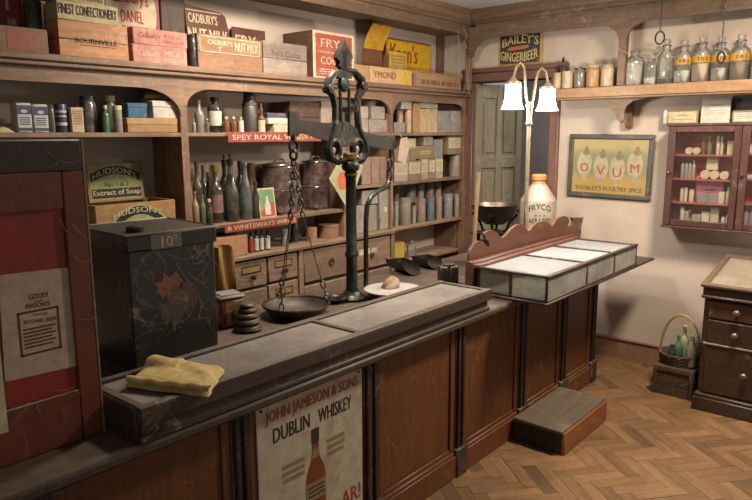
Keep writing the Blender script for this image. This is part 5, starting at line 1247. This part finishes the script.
for k, (ex, ez, letter) in enumerate(((-.185, .245, 'O'), (-.06, .225, 'V'), (.06, .215, 'U'), (.185, .25, 'M'))):
    link('painted_egg', Txt().ell(ex, ez, .056, .092, -.0066), eggm, pr_)
    link('painted_chick', Txt().ell(ex+.01, ez+.085, .026, .024, -.0072, 12).ell(ex+.012, ez+.116, .012, .013, -.0076, 10), fe, pr_)
    link('painted_cup', Txt().poly([(ex-.028, ez-.075), (ex+.028, ez-.075), (ex+.01, ez-.105), (ex+.025, ez-.125), (ex-.025, ez-.125), (ex-.01, ez-.105)], -.0070), stand, pr_)
    Txt().line(letter, ex-.032, ex+.032, ez-.06, ez+.005, -.0074).part(pr_, plain('egg_red', '#c9482e', .7))
Txt().line("THORLEY'S POULTRY SPICE", -wd*.4, wd*.4, .052, .085, -.0068).part(pr_, plain('print_green_ink', '#1f3329', .8))
link('pane', MB().box(-wd/2+.033, wd/2-.033, -.0105, -.0085, .033, h-.033), thin_glass('picture_glass', '#ffffff', .05, '#c8beb0', 6, .6), o)

# ------------------------------------------------------------------ wall shelf on the far wall
fs = thing('wall_shelf', 'long wooden wall shelf with scrolled corbel carrying storage jars', 'shelf', (0, 0, 0))
link('board', MB().box(XFZ-.02, XW-.001, -.6, 2.175, 1.94, 1.972, .004), wood('far_shelf_wood', '#7d5a3c', '#a8835c', 'Y', .5, .35), fs)
link('fascia', MB().box(XFZ-.035, XFZ-.02, -.6, 2.18, 1.905, 1.975, .005), wood('far_shelf_wood', '#7d5a3c', '#a8835c', 'Y', .5, .35), fs)
link('moulding', MB().box(XFZ-.028, XFZ+.02, -.6, 2.175, 1.892, 1.908, .004), wood('far_shelf_wood', '#7d5a3c', '#a8835c', 'Y', .5, .35), fs)
cp = [(0, 1.892), (0, 1.70), (-.03, 1.69), (-.05, 1.71), (-.06, 1.75), (-.05, 1.79), (-.07, 1.83), (-.12, 1.86), (-.165, 1.872), (-.165, 1.892)]
mb = MB().prism(cp, -.02, .02); mb.v = [(XW+x, 1.70+y, z) for x, y, z in mb.v]
link('corbel', mb, M_unitz, fs)
sp = [(598, 97), (607, 99.5), (612, 105), (613, 111), (616.5, 113.5), (617.5, 119), (621.5, 123), (625, 119.5), (624.5, 113), (627, 106), (634, 101), (648, 96.5)]
mb = MB().prism([(-at_x(*q, 4.63).y, at_x(*q, 4.63).z) for q in sp], 0, .02); mb.v = [(4.612+y, -x, min(z, 1.892)) for x, y, z in mb.v]
link('spandrel', mb, M_cornY, fs)
mb = MB().prism(cp, -.02, .02); mb.v = [(XW+x, .2+y, z) for x, y, z in mb.v]; link('corbel', mb, M_unitz, fs)
ZS = 1.9755; XJ = 4.68
ston2 = paint('stone_cream', '#c0ab8a', '#a8906b', .4, .4); amb2 = paint('stone_amber', '#b5905c', '#9a7545', .4, .4)
def sjar(lb, a, b, t, m, lidm=None, x=XJ, kind='jar', grp='cream storage jars on the wall shelf'):
    o, r, h = bottle('storage_jar', lb, a, b, t, ZS, x, kind, m, 'jar', grp, None, None, 'x', n=18)
    if lidm: link('lid', MB().lathe([(r*.9, h*.93), (r*.95, h*.95), (r*.95, h*1.0), (r*.3, h*1.03), (r*.2, h*1.07), (0, h*1.08)], 16), lidm, o)
sjar('pale pink storage jar nearest the door frame', 553.5, 561.5, 73, ston2, None, 4.65, 'can')
sjar('pale cream straight storage jar second from the door frame', 562, 573, 71.5, ston2, None, 4.66, 'can')
sjar('grey glass storage jar between cream jars', 574, 586, 68.5, bottle_glass('grey_jar_glass', '#6e675c', .15, .5), blackg, 4.68)
sjar('amber cream storage jar with pale lid', 586.5, 600, 66, amb2, M_cream, 4.67)
sjar('cream storage jar with grey lid beside the shelf post', 601, 614.5, 65, ston2, greyt, 4.67)
o, r, h = bottle('dark_jar', 'black spired jar standing behind the cream storage jars', 557, 567.5, 66, ZS, 4.75, 'can', blackg, 'jar', None, None, None, 'x')
link('spire', MB().lathe([(.02, h), (.012, h+.02), (.005, h+.06), (0, h+.065)], 8), M_black, o)
jg = thin_glass('jar_glass', '#f6f8f6', .1, '#d8d3cb', 14); gold = paint('gold_band', '#b98a2c', '#93691f', .5, .35)
def gjar(lb, a, b, t, band=True, fill=None, fillh=.4, stop=True):
    y, r, h = cyl_x(a, b, t, ZS, XJ)
    o = thing('glass_jar', lb, 'jar', (XJ, y, ZS+.0008), 0, 'clear glass jars on the wall shelf')
    link('glass', MB().lathe([(r*.93, 0), (r, .006), (r, h*.60), (r*.93, h*.67), (r*.52, h*.75), (r*.44, h*.77), (r*.44, h*.83), (r*.56, h*.84), (r*.56, h*.86)], 20), jg, o)
    if stop: link('stopper', MB().lathe([(r*.38, h*.85), (r*.42, h*.87), (r*.28, h*.89), (r*.42, h*.93), (r*.45, h*.965), (r*.3, h*.995), (0, h)], 14), thin_glass('stopper_glass', '#f0f2f0', .35, '#d0ccc4', 20), o)
    if band:
        link('gold_label', MB().lathe([(r*1.008, h*.42), (r*1.012, h*.43), (r*1.012, h*.57), (r*1.008, h*.58)], 20, cap=False), gold, o)
        a0 = PI-o.rotation_euler.z; t_ = MB()
        vs, fs_ = glyphs('- -- -'); xa = min(v[0] for v in vs); xb = max(v[0] for v in vs); ya = min(v[1] for v in vs); yb = max(v[1] for v in vs)
        t_.add([(math.cos(a0+.35+((v[0]-xa)/(xb-xa)-.5)*1.0)*r*1.02, math.sin(a0+.35+((v[0]-xa)/(xb-xa)-.5)*1.0)*r*1.02, h*(.46+.08*(v[1]-ya)/(yb-ya))) for v in vs], fs_)
        link('lettering', t_, plain('gold_label_ink', '#6b451a', .7), o)
    if fill is not None: link('contents', MB().lathe([(0, .004), (r*.9, .004), (r*.94, .01), (r*.94, h*fillh*.93), (r*.6, h*fillh), (0, h*fillh)], 16), fill, o)
pw = paint('white_powder', '#d5d0c5', '#aaa598', .5, .9); br = paint('brown_contents', '#8a6a48', '#5f4632', .6, .9); dk = paint('dark_contents', '#3d3833', '#5f584e', .6, .9); pp = paint('pale_powder', '#cdb494', '#b59a78', .4, .9)
gjar('squat clear glass jar with white contents beside the shelf post', 626, 643.5, 46, False, pw, .62, False)
gjar('clear glass jar between squat jar and plain stoppered jar', 644.5, 657.5, 55, False, pw, .25)
gjar('clear glass jar with big round stopper and dark grains, no label', 658, 674, 39, False, dk, .12)
gjar('gold banded clear jar next to the plain stoppered jar', 674.8, 692, 40, True, pw, .3)
gjar('gold banded clear jar holding pale powder', 692.8, 710.5, 36.5, True, pp, .42)
gjar('gold banded clear jar between pale powder jar and brown jar', 712, 729, 36.5, True, pw, .3)
gjar('gold banded clear jar holding brown crumbs', 731, 749.5, 34, True, br, .4)
gjar('gold banded clear jar after the brown crumbs jar', 752.5, 771, 33, True, pw, .3)
# hanging rings on chains from the cornice
for px, pyb, lb in ((661, 44, 'thin hanging chain with oval ring above the plain stoppered jar'), (724, 63, 'thin hanging chain with small ring before the gold banded jars')):
    p = at_x(px, 20, 4.54); e = at_x(px, pyb, 4.54)
    o = thing('hanging_chain', lb, 'chain', (4.54, p.y, ZC-.001)); L = ZC-e.z
    link('chain', chain((0, 0, 0), (0, 0, -L+.075), .02, .0018, .005), chm, o)
    big = px < 700
    link('ring', MB().ring((0, 0, -L+(.04 if big else .035)), .028 if big else .02, .005, 'x', 18, 6, 1, 1.4 if big else 1.6), M_black, o)

# ------------------------------------------------------------------ glazed wall cabinet
XF_ = 4.62
cab = thing('wall_cabinet', 'red lined glazed wall cabinet full of small chemist goods', 'cabinet', (0, 0, 0))
cw = wood('cabinet_wood', '#3b2320', '#5e3a35', 'Z', .4, .3)
yl, yr2, z0, z1 = 1.385, .30, 1.05, 1.70
link('side_panel', MB().box(XF_, XW-.001, yl-.018, yl, z0, z1, .003), cw, cab)
link('side_panel', MB().box(XF_, XW-.001, yr2, yr2+.018, z0, z1, .003), cw, cab)
link('top_board', MB().box(XF_-.012, XW-.001, yr2-.01, yl+.012, z1, z1+.018, .004), cw, cab)
link('bottom_board', MB().box(XF_-.012, XW-.001, yr2-.01, yl+.008, z0-.016, z0, .004), cw, cab)
redl = paint('cabinet_red_lining', '#c43222', '#7d5560', .9, .7, 0, 3)
link('back_panel', MB().box(XW-.012, XW-.001, yr2+.018, yl-.018, z0, z1), redl, cab)
ym = .948
link('divider', MB().box(XF_+.02, XW-.012, ym-.008, ym+.008, z0, z1), cw, cab)
sh_z = [1.205, 1.36, 1.517]
pinkw = paint('shelf_pink_red', '#b0524a', '#935a52', .5, .6)
for z in sh_z:
    link('shelf', MB().box(XF_+.03, XW-.012, ym+.008, yl-.018, z-.01, z, .002), pinkw, cab)
    link('shelf', MB().box(XF_+.03, XW-.012, yr2+.018, ym-.008, z-.01+.012, z+.012, .002), pinkw, cab)
for (ya, yb) in ((yl-.004, ym+.002), (ym-.002, yr2+.004)):
    d = link('door', MB().box(XF_-.014, XF_+.004, ya-.045, ya, z0+.002, z1-.002, .004), cw, cab)
    link('stile', MB().box(XF_-.014, XF_+.004, yb, yb+.04, z0+.002, z1-.002, .004), cw, d)
    link('rail', MB().box(XF_-.014, XF_+.004, yb+.0402, ya-.0452, z1-.04, z1-.002, .004), cw, d)
    link('rail', MB().box(XF_-.014, XF_+.004, yb+.0402, ya-.0452, z0+.002, z0+.042, .004), cw, d)
    link('pane', MB().box(XF_-.006, XF_-.003, yb+.04, ya-.045, z0+.042, z1-.04), thin_glass('cabinet_glass', '#ffffff', .02, '#c9bcb0', 6, .35), d)
    link('knob', MB().lathe([(0, 0), (.005, 0), (.005, .01), (.011, .016), (.009, .024), (0, .026)], 10).xf(Matrix.Translation((XF_-.014, ya-.022, 1.4)) @ Matrix.Rotation(-PI/2, 4, 'Y')), M_brass, d)
XI = 4.70
def cz(py, px=705): return at_x(px, py, XI).z
def cbox(lb, a, b, t, z, m, x=XI, d=.03, nm='small_packet', cat='packet', grp='packets in the wall cabinet'):
    y0, y1, h = span_x(a, b, t, z, x); wd = y0-y1
    o = link(nm, MB().box(-wd/2, wd/2, 0, d, 0, h, .002), m, None, (x, (y0+y1)/2, z+.0005), (0, 0, -PI/2)); tag(o, lb, cat, grp); return o, wd, h
def cbot(lb, a, b, t, z, m, kind='medicine', x=XI, capm=None, grp='bottles in the wall cabinet', nm='small_bottle'):
    return bottle(nm, lb, a, b, t, z, x, kind, m, 'bottle', grp, capm, None, 'x', n=10)
ivory = paper('ivory_card', '#cfc1a0', '#ab9a78', .4); cabg = bottle_glass('cab_clear', '#8f8a80', .1, .4); cabgreen = bottle_glass('cab_green', '#3f6b4f', .1, .3)
zA, zB, zC_, zD = sh_z[2], sh_z[1], sh_z[0], z0+.0005
def coil(lb, a, b, z, x=XI, m=ivory, grp='round boxes in the wall cabinet'):
    y, r, _ = cyl_x(a, b, 150, z, x)
    o = link('round_box', MB().lathe([(0, -.02), (r*.96, -.02), (r, -.017), (r, .017), (r*.96, .02), (0, .02)], 16).xf(Matrix.Rotation(PI/2, 4, 'Y')), m, None, (x, y, z+r+.0006)); tag(o, lb, 'box', grp)
    link('label', MB().lathe([(r*.7, -.0205), (r*.7, -.021), (0, -.021)], 14).xf(Matrix.Rotation(PI/2, 4, 'Y')), M_cream, o); return r
coil('coiled ivory roll on edge, top cabinet shelf, beside the frame', 686, 693, zA); coil('coiled ivory roll on edge, top cabinet shelf, next to brown bottle', 693.5, 700.5, zA)
cbot('brown bottle on the top cabinet shelf', 701.5, 706, 136.5, zA, amber, 'medicine')
cbot('green bottle on the top cabinet shelf', 707.5, 712, 137, zA, cabgreen, 'medicine', XI, M_cream)
cbot('slim ivory tube next to green bottle on the top cabinet shelf', 716.5, 720, 136, zA, ivory, 'can'); cbot('slimmer ivory tube near the top shelf packet', 720.8, 723.5, 136, zA, ivory, 'can')
cbox('wide ivory packet on the top cabinet shelf', 727, 735.5, 141, zA, ivory)
for k, (a, b) in enumerate(((680.5, 684.2), (684.6, 688), (688.3, 691.6))): cbot('short clear jar on the second cabinet shelf, '+('beside the door frame', 'between two like it', 'next to the tall clear bottle')[k], a, b, 163, zB, cabg, 'jar', XI, None, 'short clear jars on the second cabinet shelf')
cbot('tall clear bottle on the second cabinet shelf', 692, 695.5, 160, zB, cabg, 'medicine', XI)
r1 = coil('round ivory box on edge under the small packet', 702, 711, zB); r2 = coil('round ivory box on edge in the middle, second cabinet shelf', 711.3, 720, zB); coil('round ivory box on edge apart from the other two', 721.5, 730, zB)
cbox('ivory packet lying on the round boxes', 706.5, 718, 157, zB+2*min(r1, r2)+.003, ivory)
cbox('tall ivory packet on the second cabinet shelf by the frame', 732, 737.5, 158.5, zB, ivory)
for k, (a, b, t) in enumerate(((680, 683.5, 188), (684, 687.5, 187.5), (689, 694, 189.5))): cbot('short ivory jar on the third cabinet shelf, '+('beside the door frame', 'between two like it', 'next to the pink card box')[k], a, b, t, zC_, ivory, 'jar', XI, None, 'short ivory jars on the third cabinet shelf')
o, wd, h = cbox('bright pink card box with dark print in the cabinet', 696, 723.5, 177, zC_, paint('bright_pink', '#dc7892', '#c46a82', .3, .8), 4.72, .05, 'card_box', 'box', None)
Txt().scribble(-wd*.15, wd*.15, h*.3, h*.56, 2, -.001).part(o, plain('pink_print', '#6b2f3f', .9))
cbox('long dark tray before the pink card box', 697, 720, 193.5, zC_, greyt2, 4.69, .02)
cbox('short ivory packet right of the pink card box', 718.5, 724, 192, zC_, ivory, 4.685)
cbot('slim ivory bottle right of the pink card box', 726, 730.5, 187, zC_, ivory, 'medicine'); cbot('short ivory bottle by the frame, third cabinet shelf', 732, 736, 190.5, zC_, ivory, 'medicine')
for a, b, t, lb, m in ((680, 684.5, 207, 'tall ivory tube by the frame on the cabinet floor', ivory), (684.8, 688.6, 211, 'brown topped tube on the cabinet floor', paled), (687.5, 692, 209, 'ivory tube beside the green lidded pot', ivory)): cbot(lb, a, b, t, zD, m, 'can', XI-.0 if a != 687.5 else 4.745)
cbox('low ivory packet with green print on the cabinet floor', 691.5, 700, 214.5, zD, paint('ivory_green', '#9d9a7c', '#4f6b4f', .6), 4.69)
cbox('square ivory packet in the middle of the cabinet floor', 701, 709, 212, zD, ivory); cbox('tall cream packet on the cabinet floor', 710, 718.5, 207, zD, M_cream)
cbot('short white bottle on the cabinet floor', 721, 725, 217, zD, M_white, 'jar'); cbot('tall white bottle on the cabinet floor', 726, 730.5, 210, zD, M_white, 'medicine')
for a, b, t, z, lb in ((747, 753, 138, zA+.012, 'on the top shelf'), (746.5, 753, 175, zB+.012, 'on the second shelf')): cbox('pale packet %s behind the second cabinet door' % lb, a, b, t, z, M_white if z < 1.4 else ivory)
for a, b, t, lb in ((743.8, 748.5, 206, 'nearest the divider'), (749, 754, 207, 'beside the one at the divider')): cbot('jar with cream lid behind the second cabinet door, '+lb, a, b, t, zD, cabg, 'jar', XI, M_cream)
# cards standing on the cabinet
ZK = z1+.0185
def card(lb, a, b, t, x, m, frame=None, nm='framed_card'):
    y0, y1, h = span_x(a, b, t, ZK, x); wd = y0-y1
    o = link(nm, MB().box(-wd/2, wd/2, 0, .006, 0, h, .001), m, None, (x, (y0+y1)/2, ZK+.0005), (math.radians(-4), 0, -PI/2)); tag(o, lb, 'card'); 
    if frame is not None:
        for q in ((-wd/2, wd/2, h-.008, h), (-wd/2, wd/2, 0, .008), (-wd/2, -wd/2+.008, .008, h-.008), (wd/2-.008, wd/2, .008, h-.008)): link('frame_rail', MB().box(q[0], q[1], -.006, 0, q[2], q[3], .002), frame, o)
    return o, wd, h
gf = wood('thin_gold_frame', '#8a7350', '#a58f68', 'X', .5, .2)
pink_ink = plain('card_print', '#8d7f74', .9)
o, wd, h = card('cream framed card with a heading on the cabinet end', 667, 698, 110, 4.72, M_cream, gf)
Txt().scribble(-wd*.2, wd*.16, h*.52, h*.68, 1, -.001, .5).scribble(-wd*.32, wd*.34, h*.24, h*.36, 1, -.001, .5).part(o, pink_ink)
bx2 = at_x(665, 118, 4.72)
o = link('white_tile', MB().box(-.012, .012, 0, .012, 0, .09, .002), M_white, None, (4.72, bx2.y, ZK+.0005), (0, 0, -PI/2)); tag(o, 'narrow white block standing at the framed card edge', 'block')
o, wd, h = card('tall white notice with faint print on the cabinet', 701, 730, 98.5, 4.70, M_white, None, 'paper_notice')
Txt().scribble(-wd*.2, wd*.2, h*.68, h*.78, 1, -.001, .5).scribble(-wd*.3, wd*.34, h*.3, h*.55, 3, -.001, .3).part(o, plain('faint_print', '#a39a90', .9))
o, wd, h = card('dark photograph standing behind the white framed notice', 731.5, 762, 95, 4.75, paint('dark_photo', '#574d47', '#3f3834', .5, .6), None, 'photograph')
o, wd, h = card('white framed notice beside the tall white notice', 732.5, 768, 110.5, 4.69, M_white, gf)
Txt().scribble(-wd*.4, wd*.4, h*.3, h*.75, 3, -.001, .3).part(o, pink_ink)

# ------------------------------------------------------------------ crate with wicker basket of bottles
a, b = at_z(653, 390.5, 0), at_z(690, 403, 0)
xcr = (a.x+b.x)/2; crw = a.y-b.y; ctz = at_x(654, 366, xcr).z
o = thing('wooden_crate', 'dark wooden crate with battened front on the floor under basket', 'crate', (xcr, (a.y+b.y)/2, .0008), -PI/2)
dkw = wood('crate_black_brown', '#362410', '#553d20', 'X', .7, .15)
for k in range(3): link('board', MB().box(-crw/2, crw/2, .006, .016, ctz*k/3+.001, ctz*(k+1)/3-.001, .002), dkw, o)
for q in (-crw/2, crw/2-.022): link('batten', MB().box(q, q+.022, -.004, .0055, 0, ctz, .002), dkw, o)
link('batten', MB().box(-crw/2+.0225, crw/2-.0225, -.002, .0055, ctz-.02, ctz, .002), dkw, o)
for q in (-crw/2, crw/2-.01): link('side_board', MB().box(q, q+.01, .0165, .29, 0, ctz, .002), dkw, o)
link('back_board', MB().box(-crw/2, crw/2, .2905, .30, 0, ctz, .002), dkw, o)
link('top_board', MB().box(-crw/2, crw/2, .0, .30, ctz+.0005, ctz+.01, .002), dkw, o)
zc0 = ctz+.0115; xb0, yb0 = xcr+.14, (a.y+b.y)/2+.005
bk = thing('wicker_basket', 'brown wicker basket with arched handle standing on the crate', 'basket', (xb0, yb0, zc0))
bh = at_x(656, 352, xcr+.03).z-zc0; wick = wood('wicker', '#3f3220', '#6b573a', 'X', .7, .2)
mb = MB(); rx, ry = .115, crw*.5
for k in range(7):
    zz = bh*(k+.5)/7
    mb.tube([((rx*.9+.02*zz/bh)*math.cos(2*PI*i/28)*(1+.015*(-1)**(i+k)), (ry*.9+.015*zz/bh)*math.sin(2*PI*i/28)*(1+.015*(-1)**(i+k)), zz) for i in range(28)], bh/13, 5, True)
o2 = link('weave', mb, wick, bk); o2['kind'] = 'stuff'
link('bottom', MB().lathe([(0, 0), (1, 0), (1, .006), (0, .006)], 20, (0, 0, 0), rx*.88, ry*.88), wick, bk)
hz = at_x(690, 316.5, xb0).z-zc0
link('handle', MB().tube([(0, ry*.98*math.cos(t), bh*.5+(hz-bh*.5)*math.sin(t)**.8 if 0 < t < PI else bh*.4) for t in [PI*i/16 for i in range(17)]], .008, 6), wood('wicker_pale', '#7a6238', '#a5894f', 'Z', .7, .2), bk)
def bbot(lb, px, pyt, x, m, kind='wine', r=.024, cp=None):
    q = at_x(px, pyt, x); h = q.z-(zc0+.008)
    o = link('glass_bottle', MB().lathe([(a_*r, b_*h) for a_, b_ in PROF[kind]], 12), m, None, (x, q.y, zc0+.0075)); tag(o, lb, 'bottle', 'bottles in the wicker basket')
    if cp: link('stopper', MB().lathe([(0, h*.92), (r*.45, h*.92), (r*.45, h*1.01), (0, h*1.01)], 8), cp, o)
cg = bottle_glass('basket_clear', '#99997f', .1, .3, '#b5b598')
bbot('short black bottle in the wicker basket', 672.5, 344, xb0-.06, blackg, 'beer', .026)
bbot('green necked bottle in the wicker basket', 679, 335, xb0-.03, cabgreen, 'wine', .03)
bbot('tallest pale bottle in the wicker basket', 685.5, 326, xb0+.05, cg, 'wine', .03, M_cream)
bbot('clear bottle with dark lip in the wicker basket', 692.5, 337.5, xb0-.055, cg, 'beer', .032, cap_d)
bbot('pale bottle close to the chest in the wicker basket', 697.5, 334.5, xb0+.0, cg, 'beer', .026, M_cream)

# ------------------------------------------------------------------ cobwebs
webm = thin_glass('cobweb_silk', '#ffffff', .55, '#d9d0c4', 40, .2)
web = paint('cobweb_dusty', '#9a9188', '#b5ada2', .5, .95, .0, 40)
def strands(lb, runs, r=.0016, sag=.01, seed=1, name='cobweb'):
    R = random.Random(seed); o = thing(name, lb, 'cobweb', (0, 0, 0))
    for pts in runs:
        pts = [Vector(p) for p in pts]; L = []
        for a, b in zip(pts[:-1], pts[1:]):
            n_ = 8
            for i in range(n_):
                f = i/n_; p = a.lerp(b, f); p = p+Vector((R.uniform(-.2, .2)*r, R.uniform(-.2, .2)*r, -sag*4*f*(1-f))); L.append(p)
        L.append(pts[-1]); link('strand', MB().tube(L, [r*R.uniform(.6, 1.3) for _ in L], 4), web, o)
    return o
XWB = 4.605
strands('pale cobweb garland draped along the jars from the shelf post', [[at_x(*q, XWB) for q in ((617, 45), (624, 51), (634, 54), (646, 60), (655, 57), (662, 50), (673, 57), (684, 52))], [at_x(*q, XWB) for q in ((715, 48), (729, 44), (739, 37), (752, 44))]], .003, .012, 3)
YWB = 2.93
strands('fine cobweb strands hanging at the corner post', [[at_y(*q, YWB) for q in ((458, 28), (459, 50), (459, 70), (458.5, 84))], [at_y(*q, YWB) for q in ((466, 60), (468, 80), (469, 95))], [at_y(*q, YWB) for q in ((463, 26), (467, 36), (463, 44))]], .0022, .0, 4)
strands('cobweb threads clinging across the black tin box', [[(bb.matrix_world @ Vector((0, 0, 0)))*0+Vector((xL+.01+wx, y0-.012-.02*wx, zz)) for wx, zz in pts] for pts in (((.12, 1.24), (.2, 1.2), (.28, 1.23), (.34, 1.16)), ((.1, 1.05), (.14, .97), (.2, .98), (.24, 1.05)), ((.16, 1.2), (.22, 1.1), (.3, 1.18)), ((.24, 1.1), (.26, 1.02), (.24, .96)))], .0006, .004, 6)
yb1 = YR-.004
strands('cobweb threads clinging to the red board', [[at_y(*q, yb1) for q in pts] for pts in (((60, 218), (66, 232), (72, 224), (84, 236)), ((70, 250), (80, 262), (92, 258)), ((12, 424), (22, 412), (30, 404)), ((30, 404), (36, 402), (40, 414)), ((58, 390), (72, 388), (84, 394)), ((76, 316), (86, 320), (98, 316)), ((46, 150), (58, 160), (72, 162), (84, 158)))], .0006, .003, 7)
